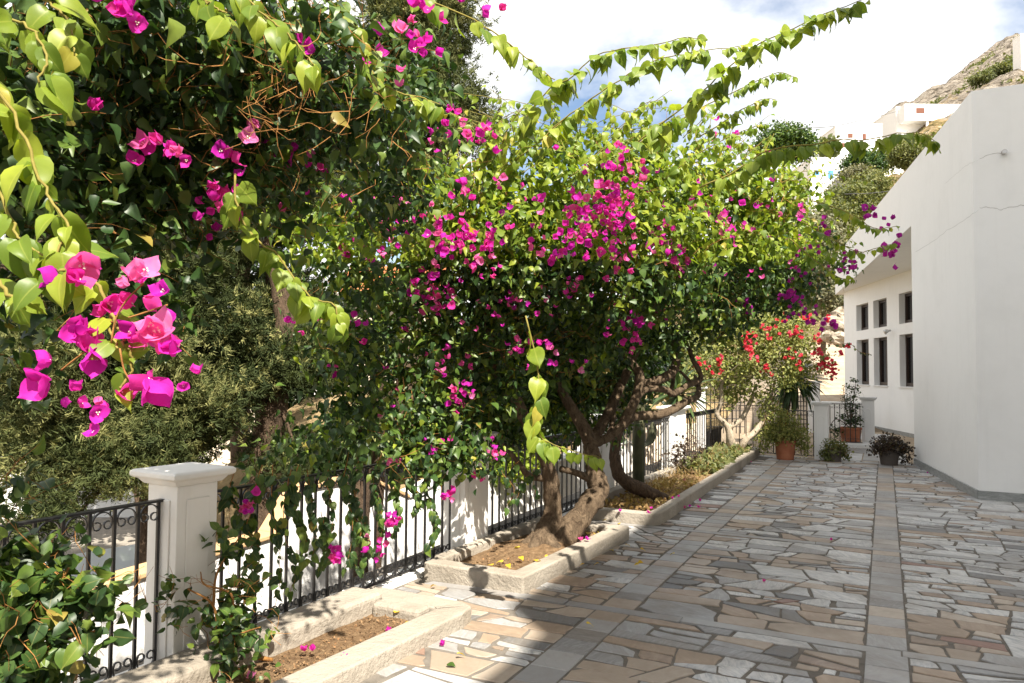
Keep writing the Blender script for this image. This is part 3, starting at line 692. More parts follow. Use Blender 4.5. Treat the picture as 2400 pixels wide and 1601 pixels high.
# ================================================================== FENCE
def ribbon(pts, hw=0.006, ht=0.0028):
    """flat bar bent in the y-z plane"""
    p = np.asarray(pts, float); n = len(p); V = []; 
    for i in range(n):
        t = unit(p[min(i + 1, n - 1)] - p[max(i - 1, 0)]); nn = np.array([-t[1], t[0]])
        for a in (-1, 1):
            for c in (-1, 1): q = p[i] + nn * ht * c; V.append((a * hw, q[0], q[1]))
    Fc = []
    for i in range(n - 1):
        a, c = 4 * i, 4 * i + 4
        Fc += [(a, a + 1, c + 1, c), (a + 3, a + 2, c + 2, c + 3), (a + 1, a + 3, c + 3, c + 1), (a + 2, a, c, c + 2)]
    return V, Fc + [(0, 2, 3, 1), (4 * n - 4, 4 * n - 3, 4 * n - 1, 4 * n - 2)]
def arc(cx, cy, r, a0, a1, n): return [(cx + r * math.cos(R(a)), cy + r * math.sin(R(a))) for a in np.linspace(a0, a1, n)]
right = arc(0, .055, .050, 270, 375, 8) + arc(.028, .072, .0205, 10, 300, 9)[1:]
left = [(-x, y) for x, y in right[::-1]]
mb = MB(); V, Fc = ribbon(left + right[1:]); mb.add(V, Fc); SCROLL = mb.mesh('scroll', 'iron')
mb = MB(); V, Fc = ribbon(arc(0, .030, .026, 0, 360, 11)); mb.add(V, Fc); RING = mb.mesh('ring', 'iron')
BAR = {}
def bar_mesh(h):
    if h not in BAR: BAR[h] = MB().box(-.0075, .0075, -.0075, .0075, 0, h).mesh('bar', 'iron')
    return BAR[h]
def fence_panel(p0, p1, label, z0=.045, zt=.935, style='scroll', pitch=.128, name='iron_fence', cat='fence', group='black iron fence panels'):
    p0, p1 = np.asarray(p0, float), np.asarray(p1, float); Lh = np.linalg.norm(p1 - p0); d = (p1 - p0) / Lh; ang = math.atan2(d[1], d[0]) - math.pi / 2
    t = thing(name, label, cat, (*((p0 + p1) / 2), 0), group)
    def rail(nm, z, hw, hh, ext=.03):
        a, c = p0 - d * ext, p1 + d * ext; nn = np.array([d[1], -d[0]]) * hw; mb = MB()
        V = [(*(q + s * nn), zz) for zz in (z - hh, z + hh) for q in (a, c) for s in (-1, 1)]
        mb.add(V, [(0, 1, 3, 2), (4, 6, 7, 5), (0, 4, 5, 1), (2, 3, 7, 6), (0, 2, 6, 4), (1, 5, 7, 3)]); mb.build(nm, 'iron', t, bevel=.003)
    rail('top_rail', zt, .020, .007); rail('bottom_rail', z0, .013, .007)
    n = max(2, int(round(Lh / pitch))); st_ = Lh / n; rotz = Matrix.Rotation(ang, 4, 'Z')
    if style == 'ring': rail('second_rail', zt - .072, .010, .005); rail('second_rail', z0 + .072, .010, .005)
    for i in range(n + 1):
        q = p0 + d * min(max(i * st_, .012), Lh - .012); link('bar', bar_mesh(round(zt - z0, 3)), t, Matrix.Translation((q[0], q[1], z0)) @ rotz)
    for i in range(n):
        q = p0 + d * (i + .5) * st_
        if style == 'scroll':
            link('scroll', SCROLL, t, Matrix.Translation((q[0], q[1], z0 + .007)) @ rotz); link('scroll', SCROLL, t, Matrix.Translation((q[0], q[1], zt - .008)) @ rotz @ Matrix.Diagonal((1, 1, -1, 1)))
        elif style == 'ring':
            link('ring', RING, t, Matrix.Translation((q[0], q[1], z0 + .009)) @ rotz); link('ring', RING, t, Matrix.Translation((q[0], q[1], zt - .068)) @ rotz)
    return t
def fp(y, off=0): return (fence_x(y) + off, y)
PANELS = [(0.1, 2.665, 'scroll', 'black scrolled iron fence panel at the far left, behind the leafy shrub'),
          (2.945, 5.45, 'scroll', 'black scrolled iron fence panel right of the nearest white post, hung with vines'),
          (5.90, 8.46, 'scroll', 'black scrolled iron fence panel behind the thick bougainvillea trunk'),
          (9.02, 11.66, 'ring', 'black iron fence panel with double rails behind the cactus and leaning log'),
          (12.24, 15.15, 'ring', 'farthest black iron fence panel along the flower bed, beside the pale tree')]
for y0, y1, stl, lab in PANELS: fence_panel(fp(y0), fp(y1), lab, style=stl)
def post(y0, y1, hw, label, top=1.10, cap_o=.07):
    yc = (y0 + y1) / 2; xc = fence_x(yc); t = thing('fence_post', label, 'post', (xc, yc, 0), 'white plastered fence posts'); a = math.atan(.042)
    hl = (y1 - y0) / 2; mb = MB(); mb.box(-hw, hw, -hl, hl, -.3, top - .085)
    for sx in (-1, 1): mb.box(sx * hw - .008 if sx < 0 else hw, sx * hw if sx < 0 else hw + .008, -hl + .055, hl - .055, .02, top - .16)
    for sy in (-1, 1): mb.box(-hw + .055, hw - .055, sy * hl - .008 if sy < 0 else hl, sy * hl if sy < 0 else hl + .008, .02, top - .16)
    o = mb.build('shaft', 'post_plaster', t, bevel=.006); o.matrix_basis = Matrix.Translation((xc, yc, 0)) @ Matrix.Rotation(-a, 4, 'Z')
    prof = [(0.0, top - .0855), (.018, top - .080), (.030, top - .066), (.040, top - .052), (cap_o - .01, top - .044), (cap_o, top - .036), (cap_o, top - .014), (cap_o - .012, top - .004), (cap_o - .06, top)]
    mb = MB(); V = []; 
    for e, z in prof: V += [(-hw - e, -hl - e, z), (hw + e, -hl - e, z), (hw + e, hl + e, z), (-hw - e, hl + e, z)]
    Fc = [(4 * i + k, 4 * i + (k + 1) % 4, 4 * i + 4 + (k + 1) % 4, 4 * i + 4 + k) for i in range(len(prof) - 1) for k in range(4)] + [(3, 2, 1, 0), tuple(4 * len(prof) - 4 + k for k in range(4))]
    mb.add(V, Fc); o = mb.build('cap', 'post_plaster', t, bevel=.004); o.matrix_basis = Matrix.Translation((xc, yc, 0)) @ Matrix.Rotation(-a, 4, 'Z')
post(2.675, 2.93, .125, 'nearest white plastered fence post with a flared cap and dappled light')
post(5.48, 5.87, .13, 'white fence post left of the thick bougainvillea trunk, dappled with leaf shadows')
post(8.49, 8.98, .13, 'white fence post half hidden behind the twisted right-hand stem')
post(11.70, 12.20, .13, 'farthest white fence post, brightly lit, between the close-barred iron panels')
# low white ledge the fence stands on
led = thing('fence_ledge', 'low white ledge running under the black iron fence', 'ledge', (fence_x(6), 6, 0))
y = 0.0
while y < 15.2:
    y1 = min(y + 1.15, 15.25); mb = MB(); mb.prism([(fence_x(y) - .12, y + .002), (fence_x(y) + .10, y + .002), (fence_x(y1) + .10, y1 - .002), (fence_x(y1) - .12, y1 - .002)], -.3, .036); mb.build('ledge_slab', 'post_plaster', led, bevel=.005); y = y1

# ------------------------------------------------------------------ planting beds
def kerb(t, nm, path, w, z0, z1, bevel=.018, mat='concrete', closed=False):
    """kerb of width w to the left of the path"""
    p = np.asarray(path, float); mb = MB(); n = len(p); off = []
    for i in range(n):
        ts = []
        if i > 0: ts.append(unit(p[i] - p[i - 1]))
        if i < n - 1: ts.append(unit(p[i + 1] - p[i]))
        ns = [np.array([-a[1], a[0]]) for a in ts]; nn = unit(sum(ns)); off.append(p[i] + nn * w / max(.5, nn @ ns[0]))
    V = []; k = len(p)
    for z in (z0, z1): V += [(*q, z) for q in p] + [(*q, z) for q in off]
    Fc = []
    for i in range(k - 1): Fc += [(i + 1, i, k + i, k + i + 1), (2 * k + i, 2 * k + i + 1, 3 * k + i + 1, 3 * k + i), (i, i + 1, 2 * k + i + 1, 2 * k + i), (k + i + 1, k + i, 3 * k + i, 3 * k + i + 1)]
    Fc += [(0, 2 * k, 3 * k, k), (k - 1, 2 * k - 1, 4 * k - 1, 3 * k - 1)]
    mb.add(V, Fc); return mb.build(nm, mat, t, bevel=bevel, seg=3)
def soil(t, x0f, x1f, y0, y1, z, amp=.022, mound=None):
    ny = int((y1 - y0) / .05); nx = 16; V = []
    for j in range(ny + 1):
        yy = y0 + (y1 - y0) * j / ny
        for i in range(nx + 1):
            xx = x0f(yy) + (x1f(yy) - x0f(yy)) * i / nx; zz = z + amp * (vnoise(xx * 9, yy * 9) + .6 * vnoise(xx * 25, yy * 25, 1) - .8)
            if mound: zz += mound[2] * math.exp(-((xx - mound[0]) ** 2 + (yy - mound[1]) ** 2) / .10)
            V.append((xx, yy, zz))
    T = np.array([(j * (nx + 1) + i, j * (nx + 1) + i + 1, (j + 1) * (nx + 1) + i + 1, (j + 1) * (nx + 1) + i) for j in range(ny) for i in range(nx)])
    return link('soil', np_mesh('soil', np.array(V), T, 'soil', smooth=True), t)
def bx(y): return fence_x(y) + .145
# nearest bed
t1 = thing('planting_bed', 'nearest concrete-kerbed soil bed at the foot of the closest white post', 'planting bed', (-2.9, 2.4, 0), 'kerbed planting beds')
kerb(t1, 'kerb', [(-2.56, -.6), (-2.535, 2.5), (-2.42, 4.06), (-2.44, 4.20), (-2.54, 4.25), (bx(4.2) + .01, 4.26)], .20, -.02, .105, .035)
kerb(t1, 'back_kerb', [(bx(4.0), 4.055), (bx(3), 3.0), (bx(0), -.6)], .27, -.02, .155, .035)
kerb(t1, 'end_kerb', [(-2.66, 3.90), (bx(3.9) + .275, 3.90)], -.155, -.02, .118, .03)
soil(t1, lambda y: bx(y) + .24, lambda y: -2.66 + .05 * (y - 2.5), -.6, 4.0, .04)
# trunk bed
t2 = thing('planting_bed', 'concrete-kerbed soil bed holding the thick bougainvillea trunk', 'planting bed', (-2.8, 5.9, 0), 'kerbed planting beds')
kerb(t2, 'kerb', [(bx(4.86), 4.86), (-2.39, 4.865), (-2.258, 6.968), (bx(6.98), 6.975)], .15, -.02, .135, .016)
kerb(t2, 'back_kerb', [(bx(6.85), 6.85), (bx(4.99), 4.99)], .11, -.02, .16)
soil(t2, lambda y: bx(y) + .09, lambda y: -2.47 + .06 * (y - 4.9), 4.95, 6.90, .075, .025, (-2.72, 5.85, .10))
# far long bed
t3 = thing('planting_bed', 'long concrete-kerbed bed of dry weeds running to the far corner', 'planting bed', (-2.7, 11, 0), 'kerbed planting beds')
kerb(t3, 'kerb', [(bx(7.7), 7.66), (-2.34, 7.67), (-2.24, 7.70), (-2.185, 7.80), (-2.17, 7.95), (-2.19, 9.5), (-2.20, 11.9)], .13, -.02, .135)
kerb(t3, 'kerb', [(-2.202, 11.905), (-2.26, 15.38)], .14, -.02, .16)
kerb(t3, 'back_kerb', [(bx(15), 15.35), (bx(11.6), 11.6), (bx(7.8), 7.80)], .12, -.02, .19)
soil(t3, lambda y: bx(y) + .10, lambda y: -2.27, 7.72, 15.35, .085, .05)

# ------------------------------------------------------------------ lower white wall beyond the fence
wl = thing('boundary_wall', 'rough white stucco wall with an ochre coping seen through the near fence', 'wall', (-5.7, 5.5, -2))
prof = [(-1.5, -.20), (3.6, -.17), (5.7, -.11), (6.1, .32), (7.2, .30), (8.1, -.06), (9.0, .06), (11.1, -.17), (12.3, -.2), (15, .0), (19, -.2)]
mb = MB(); 
for (ya, za), (yb, zb) in zip(prof[:-1], prof[1:]):
    mb.add([(-5.7, ya, -2.31), (-5.7, yb, -2.31), (-5.7, yb, zb), (-5.7, ya, za), (-5.92, ya, -2.31), (-5.92, yb, -2.31), (-5.92, yb, zb), (-5.92, ya, za)], [(0, 1, 2, 3), (5, 4, 7, 6), (3, 2, 6, 7)])
mb.build('wall', 'stucco', wl)
for i, ((ya, za), (yb, zb)) in enumerate(zip(prof[:-1], prof[1:])):
    mb = MB(); V = [(x, y, z + dz) for dz in (.003, .055) for x in (-5.67, -5.95) for y, z in ((ya + .004, za), (yb - .004, zb))]
    mb.add(V, [(0, 1, 3, 2), (4, 6, 7, 5), (0, 4, 5, 1), (2, 3, 7, 6), (0, 2, 6, 4), (1, 5, 7, 3)]); mb.build('coping', 'coping' if yb < 8.2 else 'stucco', wl, bevel=.012)
bank = link('earth_bank', grid_mesh('earth_bank', np.linspace(-10, -5.97, 14), np.linspace(6.5, 34, 40), lambda x, y: -1.9 + min(1, (y - 6.5) / 4) * (1.6 + min(1.4, (-5.97 - x) * .45)) + .25 * vnoise(x * 1.4, y * 1.4), 'dry_ground')); bank['kind'] = 'structure'

# ------------------------------------------------------------------ rear railings, marble posts, steps, gate
def marble_post(x, y, w, h, label, z=0):
    t = thing('marble_post', label, 'post', (x, y, z), 'pale marble gate posts'); hw = w / 2
    mb = MB(); mb.box(x - hw, x + hw, y - hw, y + hw, z - .01, z + h - .07); o = mb.build('shaft', 'marble_post', t, bevel=.005)
    pts = [(x - hw * .5, z + .12)] + [(x + hw * .5 * math.cos(a), z + h * .70 + hw * .5 * math.sin(a)) for a in np.linspace(math.pi, 0, 10)] + [(x + hw * .5, z + .12)]
    mb = MB(); mb.tube([(px, y - hw - .002, pz) for px, pz in pts + [pts[0]]], .006, 5); mb.build('arch_moulding', 'marble_post', t)
    mb = MB(); mb.box(x - hw - .03, x + hw + .03, y - hw - .03, y + hw + .03, z + h - .068, z + h - .035); mb.box(x - hw - .06, x + hw + .06, y - hw - .06, y + hw + .06, z + h - .034, z + h); mb.build('cap', 'marble_post', t, bevel=.006)
marble_post(-1.10, 15.25, .25, 1.11, 'pale marble gate post with an arched inset between the two nearest pots')
marble_post(-.36, 18.85, .27, 1.12, 'farther pale marble post beside the tall terracotta pot, near the windowed wall', 0)
fence_panel((-2.92, 15.32), (-1.98, 15.32), 'iron railing with scrolls behind the pale multi-stemmed tree', z0=.06, zt=1.0, pitch=.135, group='rear iron railings')
fence_panel((-1.96, 15.34), (-1.24, 15.34), 'black iron gate leaf behind the big shrub in its terracotta pot', z0=.05, zt=.92, pitch=.12, name='iron_gate', cat='gate', group='rear iron railings')
fence_panel((-1.14, 18.15), (-.50, 18.30), 'short iron railing in front of the tall terracotta pot', z0=.10, zt=.97, pitch=.115, group='rear iron railings')
sp = MB().box(-1.2, -.2, 17.98, 18.62, -.004, .085).build('marble_step', 'marble_post', bevel=.008); tag(sp, 'low pale marble plinth carrying the short railing between the marble posts', 'step')
# slabs of the rear passage
for i, (x0, x1, y0, y1) in enumerate([(-.9, -.42, 15.5, 16.7), (-.40, .0, 15.5, 16.9), (.02, .36, 15.5, 17.2), (-.9, -.25, 16.92, 17.9), (-.23, .30, 17.22, 18.6), (-.16, .4, 18.65, 20.4), (-.6, .1, 20.5, 22.5)]):
    mb = MB(); V, Fc = add_stone(mb, [(x0, y0), (x1, y0), (x1, y1), (x0, y1)], .006, pr_); mb.add(V, Fc); mb.build('passage_slab', 'stone_grey' if i % 2 else 'stone_white', rear, attr=pr_.random())
# tall trellis gates and white pillars further back
def trellis(u0, u1, vt, vb, d, label, nx, nz):
    p0, p1 = at(u0, 900, d), at(u1, 900, d); zt, zb = at(u0, vt, d)[2], at(u0, vb, d)[2]; t = thing('trellis_gate', label, 'gate', ((p0[0] + p1[0]) / 2, (p0[1] + p1[1]) / 2, zb), 'tall iron trellis gates')
    for i in range(nx + 1):
        q = p0 + (p1 - p0) * i / nx; mb = MB(); mb.tube([(q[0], q[1], zb), (q[0], q[1], zt)], .012, 4); mb.build('bar', 'iron', t)
    for j in range(nz + 1):
        z = zb + (zt - zb) * (.12 + .86 * j / nz); mb = MB(); mb.tube([(p0[0], p0[1] - .012, z), (p1[0], p1[1] - .012, z)], .010, 4); mb.build('cross_bar', 'iron', t)
trellis(1655, 1745, 885, 1015, 19, 'tall iron trellis gate seen above the fence behind the pale stems', 9, 6)
trellis(1842, 1890, 918, 1015, 19.5, 'dark iron trellis gate under the spiky yucca head', 7, 8)
def pillar(u0, u1, vt, vb, d, label):
    a, c = at(u0, vb, d), at(u1, vb, d); w = np.linalg.norm(c - a); zt = at(u0, vt, d)[2]; x, y = (a[0] + c[0]) / 2, (a[1] + c[1]) / 2
    t = thing('gate_pillar', label, 'pillar', (x, y, -.1), 'white gate pillars'); mb = MB(); mb.box(x - w / 2, x + w / 2, y - w / 2, y + w / 2, -.15, zt - .06); mb.build('shaft', 'far_plaster', t, bevel=.01)
    mb = MB(); mb.box(x - w / 2 - .05, x + w / 2 + .05, y - w / 2 - .05, y + w / 2 + .05, zt - .059, zt); mb.build('cap', 'far_plaster', t, bevel=.012)
pillar(1896, 1921, 893, 985, 20.5, 'white plain gate pillar between the yucca and the lane')
pillar(1634, 1652, 905, 1010, 17.5, 'cream gate pillar behind the farthest fence post')
lw = MB(); a, c = at(1925, 950, 21.5), at(1985, 950, 21.5); lw.box(a[0], c[0] + .4, a[1], a[1] + .22, -.1, at(1950, 941, 21.5)[2]); o = lw.build('low_wall', 'far_plaster', bevel=.01); tag(o, 'low white wall crossing the foot of the sunlit lane', 'wall')
rw = MB(); a, c = at(1470, 1000, 17), at(1640, 1000, 20); rw.prism([(a[0] - 1.5, a[1] - .8), (c[0], c[1]), (c[0] - .1, c[1] + .3), (a[0] - 1.6, a[1] - .5)], -1.5, .25); o = rw.build('cream_wall', 'cream_plaster', bevel=.02); tag(o, 'low cream wall behind the farther fence panels', 'wall')

# ================================================================== PLANTS
FWH = unit(FW * [1, 1, 0])
def blob_points(blobs, n, clump=22, sig=.085, shell=.5, g=rng):
    """clumped points in a union of ellipsoids given as (u, v, distance, half width px, half height px, half depth m)"""
    B = [(at(u, v, d), ru * d / F, rv * d / F, rd) for u, v, d, ru, rv, rd in blobs]
    w = np.array([a * b_ * c for _, a, b_, c in B]) ** .8; w /= w.sum()
    nc = max(1, n // clump); k = g.choice(len(B), nc, p=w); dirs = unit(g.normal(size=(nc, 3))); r0 = g.random(nc) ** shell
    cen = np.array([B[i][0] for i in k]); ax = np.array([[B[i][1], B[i][2], B[i][3]] for i in k])
    loc = dirs * r0[:, None]; cpos = cen + loc[:, :1] * ax[:, :1] * RT + loc[:, 1:2] * ax[:, 1:2] * [0, 0, 1] + loc[:, 2:] * ax[:, 2:] * FWH
    out = unit(cpos - cen); idx = g.integers(0, nc, n)
    pos = cpos[idx] + g.normal(size=(n, 3)) * sig * [1, 1, .8]
    return pos, unit(out[idx] + g.normal(size=(n, 3)) * .35), idx
def leaf_frames(out, droop=.55, sunny=.45, wild=.75, g=rng):
    n = len(out); tip = unit(g.normal(size=(n, 3)) * wild + np.array([0, 0, -droop]) + out * .35)
    nrm = unit(SUN * sunny + np.array([0, 0, .45]) + out * .35 + g.normal(size=(n, 3)) * wild * .8)
    return frames(tip, nrm)
def limb(parent, name, pts, radii, mat, sides=9, n=None, lump=.10, seed=1):
    c = curve(pts, n or len(pts) * 5); r_ = np.interp(np.linspace(0, 1, len(c)), np.linspace(0, 1, len(radii)), radii)
    mb = MB(); mb.tube(c, r_, sides, lump=lump, r_=random.Random(seed)); return mb.build(name, mat, parent, smooth=True)
class Shoots:
    """arching stems with alternate leaves"""
    def __init__(s): s.pos = []; s.rm = []; s.sc = []; s.dist = []; s.stems = []
    def add(s, pts, n, size, rad=(.005, .002), droop=.75, side=.55, taper=.45, g=rng, start=.05, along=.2, sunny=.7, dense=1.4):
        c = curve(pts, 26); c[1:-1] += g.normal(size=(24, 3)) * .0025; s.stems.append((c, rad)); n = int(n * dense); seg = np.clip(np.sort(np.linspace(start, 1, n) + g.normal(size=n) * .022), 0, 1)
        for i, t in enumerate(seg):
            f = t * (len(c) - 1); j = min(int(f), len(c) - 2); p = c[j] + (c[j + 1] - c[j]) * (f - j); d = unit(c[j + 1] - c[j])
            sd = unit(np.cross(d, [0, 0, 1.0])) * (1 if i % 2 else -1)
            tip = unit(sd * side * g.uniform(.3, 1.3) + np.array([0, 0, -droop * g.uniform(.6, 1.3)]) + d * along + g.normal(size=3) * .30)
            nrm = unit(SUN * sunny + np.array([0, 0, .15]) - FWH * .45 + g.normal(size=3) * .42)
            z = size * (1 - taper * t ** 2) * (g.uniform(.7, 1.15) if g.random() < .8 else g.uniform(.3, .6))
            s.pos.append(p + tip * z * .22); s.rm.append(frames(tip[None], nrm[None])[0]); s.sc.append(z)
    def finish(s, parent, leaf_mat_, stem_mat='shoot_stem', name='leaf', limit=300):
        for c, rad in s.stems:
            mb = MB(); mb.tube(c, np.linspace(rad[0], rad[1], len(c)), 6); mb.build('shoot', stem_mat, parent, smooth=True)
        pos, rm, sc = np.array(s.pos), np.array(s.rm), np.array(s.sc)
        order = np.argsort(-sc / np.maximum(.3, (pos - EYE) @ FW)); k = order[:limit]
        pieces(name, 'leaf', LEAF_HI, pos[k], rm[k], sc[k], leaf_mat_, parent)
        k = order[limit:]
        if len(k): scatter(name, LEAF_HI[1], pos[k], rm[k], sc[k], leaf_mat_, parent)
def px(pts, d, kk=K):
    """path read off the picture; d a number or (start, end)"""
    ds = np.linspace(d[0], d[1], len(pts)) if isinstance(d, tuple) else [d] * len(pts)
    return [at(u * kk, v * kk, dd) for (u, v), dd in zip(pts, ds)]
def twigs(parent, base, n, length, mat='twig', g=rng, rad=.0022, name='twigs', up=.2):
    mb = MB()
    for i in range(n):
        p = base[g.integers(len(base))]; d = unit(g.normal(size=3) + [0, 0, up]); pts = [p]
        for k in range(4): d = unit(d + g.normal(size=3) * .35); pts.append(pts[-1] + d * length * g.uniform(.5, 1.2) / 4)
        mb.tube(pts, np.linspace(rad, rad * .5, 5), 3, cap=False)
        if g.random() < .7:
            q = pts[2]; d2 = unit(d + g.normal(size=3) * .9); mb.tube([q, q + d2 * length * .3, q + d2 * length * .45 + g.normal(size=3) * .01], rad * .6, 3, cap=False)
    o = mb.build(name, mat, parent); o['kind'] = 'stuff'; return o
class Flowers:
    def __init__(s): s.pos = []; s.sc = []; s.rm = []
    def cluster(s, p, n, spread, size, g=rng):
        p = np.asarray(p)
        for i in range(n):
            q = p + g.normal(size=3) * spread * [1, 1, 1.1]; fac = unit(SUN * .45 - FWH * .5 + g.normal(size=3) * .75)
            t = unit(np.cross(fac, g.normal(size=3))); s.pos.append(q); s.rm.append(frames(t[None], fac[None])[0]); s.sc.append(size * g.uniform(.65, 1.15))
    def finish(s, parent, mat, limit=300, centres=60, name='flower'):
        pos, rm, sc = np.array(s.pos), np.array(s.rm), np.array(s.sc); d = (pos - EYE) @ FW; order = np.argsort(-sc / np.maximum(.3, d)); k = order[:limit]
        obs = pieces(name, 'flower', FLOWER_HI, pos[k], rm[k], sc[k], mat, parent)
        if 'fc' not in PIECE:
            mb = MB()
            for a in (0.3, 2.4, 4.5):
                x, y = .10 * math.cos(a), .10 * math.sin(a); mb.tube([(x, y, .02), (x * 1.6, y * 1.6, .42)], [.03, .045], 5)
                mb.add([(x * 1.6 + .12 * math.cos(q), y * 1.6 + .12 * math.sin(q), .46) if i % 2 == 0 else (x * 1.6 + .05 * math.cos(q), y * 1.6 + .05 * math.sin(q), .43) for i, q in enumerate(np.linspace(0, 2 * math.pi, 11)[:-1])], [tuple(range(10))])
            mb.v = [(x * .62, y * .62, z * .7) for x, y, z in mb.v]; PIECE['fc'] = mb.mesh('flower_centre', 'stamen')
        for o in obs[:centres]: link('flower_centre', PIECE['fc'], o)
        k = order[limit:]
        if len(k): scatter(name, FLOWER_LO, pos[k], rm[k], sc[k], mat, parent)

# ------------------------------------------------------------------ main bougainvillea
bt = thing('bougainvillea_tree', 'large magenta bougainvillea with a thick twisted trunk growing over the fence', 'bougainvillea', (-2.72, 5.9, .08))
tb = np.array([-2.70, 5.88, .05])
def tp(lst, d): return px(lst, d, 1.0)
# trunk with flared foot
tr = limb(bt, 'trunk', [tb + [0.02, -.02, -.05], tb + [0, 0, .10]] + tp([(1294, 1208), (1292, 1137), (1277, 1065), (1254, 1020), (1217, 962), (1180, 905), (1150, 850)], (6.55, 6.3)), [.17, .125, .088, .072, .064, .062, .056, .048, .036, .028], 'bark_tan', 14, 60, .13, 3)
stem2 = limb(bt, 'trunk', [tb + [.05, .06, .0]] + tp([(1352, 1222), (1384, 1180), (1404, 1148), (1394, 1111), (1389, 1073), (1384, 1040)], (6.6, 6.9)) + tp([(1415, 1030), (1452, 1003), (1487, 939), (1500, 882), (1487, 859), (1455, 824), (1405, 800)], (6.95, 7.3)), [.12, .115, .108, .10, .09, .08, .06, .045, .042, .045, .045, .038, .03, .022], 'bark_tan', 12, 80, .13, 4)
for i, (pts, d, rr) in enumerate([
    ([(1384, 1036), (1360, 990), (1330, 940), (1300, 880), (1290, 800)], (6.9, 7.1), [.075, .06, .05, .035, .02]),
    ([(1452, 1003), (1487, 977), (1551, 971), (1608, 942), (1634, 928), (1637, 900), (1628, 880)], (7.0, 7.9), [.05, .045, .045, .04, .035, .025, .015]),
    ([(1470, 985), (1506, 917), (1560, 914), (1577, 923), (1615, 901), (1643, 885), (1624, 843), (1608, 808), (1567, 792)], (7.05, 7.8), [.045, .035, .032, .035, .033, .03, .025, .02, .015]),
    ([(1500, 904), (1551, 888), (1580, 866), (1583, 821), (1560, 760)], (7.2, 7.7), [.05, .05, .045, .04, .03]),
    ([(1572, 925), (1578, 890), (1590, 830)], (7.5, 7.7), [.025, .022, .015]),
    ([(1590, 866), (1640, 912)], (7.7, 7.8), [.014, .012]), ([(1575, 850), (1625, 905)], (7.9, 8.0), [.012, .012]),
    ([(1314, 1099), (1340, 1105), (1370, 1117), (1392, 1135)], (6.6, 6.75), [.03, .03, .032, .035]),
    ([(1275, 1122), (1240, 1115), (1215, 1085), (1195, 1060), (1170, 1030)], (6.5, 6.3), [.03, .03, .025, .02, .012]),
    ([(1425, 1030), (1436, 985), (1440, 930), (1470, 880)], (7.1, 7.4), [.035, .03, .026, .02]),
    ([(1384, 1040), (1430, 960), (1500, 800), (1560, 640), (1650, 520)], (7, 7.9), [.06, .05, .04, .03, .015]),
    ([(1254, 1020), (1190, 880), (1120, 700), (1080, 560)], (6.4, 6.1), [.04, .035, .028, .015]),
    ([(1300, 880), (1310, 700), (1330, 540), (1350, 420)], (6.9, 6.7), [.04, .03, .02, .01])]):
    limb(bt, 'branch', tp(pts, d), rr, 'bark_tan', 8, None, .10, i + 10)
for i, (dx, dy) in enumerate([(.20, -.10), (-.18, -.14), (.12, .2), (-.10, .24), (-.02, -.24)]):
    limb(bt, 'root', [tb + [dx * .2, dy * .2, .14], tb + [dx * .7, dy * .7, .06], tb + [dx * 1.25, dy * 1.25, -.02]], [.075, .06, .025], 'bark_tan', 8, 9, .15, 40 + i)
CROWN = [(1270, 470, 6.0, 270, 115, .8), (1520, 460, 6.6, 250, 95, .8), (1010, 520, 5.6, 230, 140, .7), (1400, 590, 5.9, 330, 130, .8), (1660, 590, 7.3, 230, 120, .9),
         (1010, 760, 5.8, 260, 190, .5), (1250, 760, 6.9, 230, 150, .8), (930, 960, 5.5, 140, 150, .3), (1030, 1010, 5.7, 120, 100, .3), (1280, 880, 7.7, 170, 120, .4), (1410, 880, 8.0, 130, 100, .35), (1150, 960, 7.2, 120, 90, .4), (1850, 600, 8.0, 130, 95, .6), (1580, 740, 7.5, 170, 80, .8),
         (1760, 680, 7.8, 130, 75, .6), (1130, 900, 6.6, 140, 120, .5), (1200, 900, 6.0, 120, 60, .2), (1345, 850, 6.4, 110, 70, .25), (1330, 950, 7.8, 200, 80, .3), (1170, 1000, 7.0, 110, 70, .25), (1380, 800, 7.6, 160, 110, .6), (1300, 900, 7.9, 120, 110, .4), (1480, 690, 6.1, 200, 90, .6), (1780, 480, 7.3, 120, 60, .5), (1690, 440, 6.9, 130, 60, .5), (840, 620, 5.0, 130, 110, .3), (760, 560, 4.6, 110, 90, .25), (830, 830, 5.2, 110, 160, .28), (830, 1020, 5.0, 140, 60, .2), (1085, 1050, 5.6, 80, 45, .2), (640, 1090, 4.6, 70, 40, .12), (1180, 620, 5.9, 250, 120, .7)]
g1 = np.random.default_rng(21)
pos, out, idx = blob_points(CROWN, 46000, 24, .10, .42, g1)
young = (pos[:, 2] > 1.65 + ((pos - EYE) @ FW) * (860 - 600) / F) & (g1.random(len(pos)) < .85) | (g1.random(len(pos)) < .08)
rm = leaf_frames(out, .6, .5, .75, g1); sc = g1.uniform(.042, .086, len(pos))
cr = g1.random(idx.max() + 1); rv = np.clip(cr[idx] * .7 + g1.random(len(pos)) * .4, 0, .999)
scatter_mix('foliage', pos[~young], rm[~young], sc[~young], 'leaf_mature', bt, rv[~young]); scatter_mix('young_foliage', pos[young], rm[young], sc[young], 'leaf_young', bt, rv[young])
twigs(bt, pos[::40], 900, .35, g=g1)
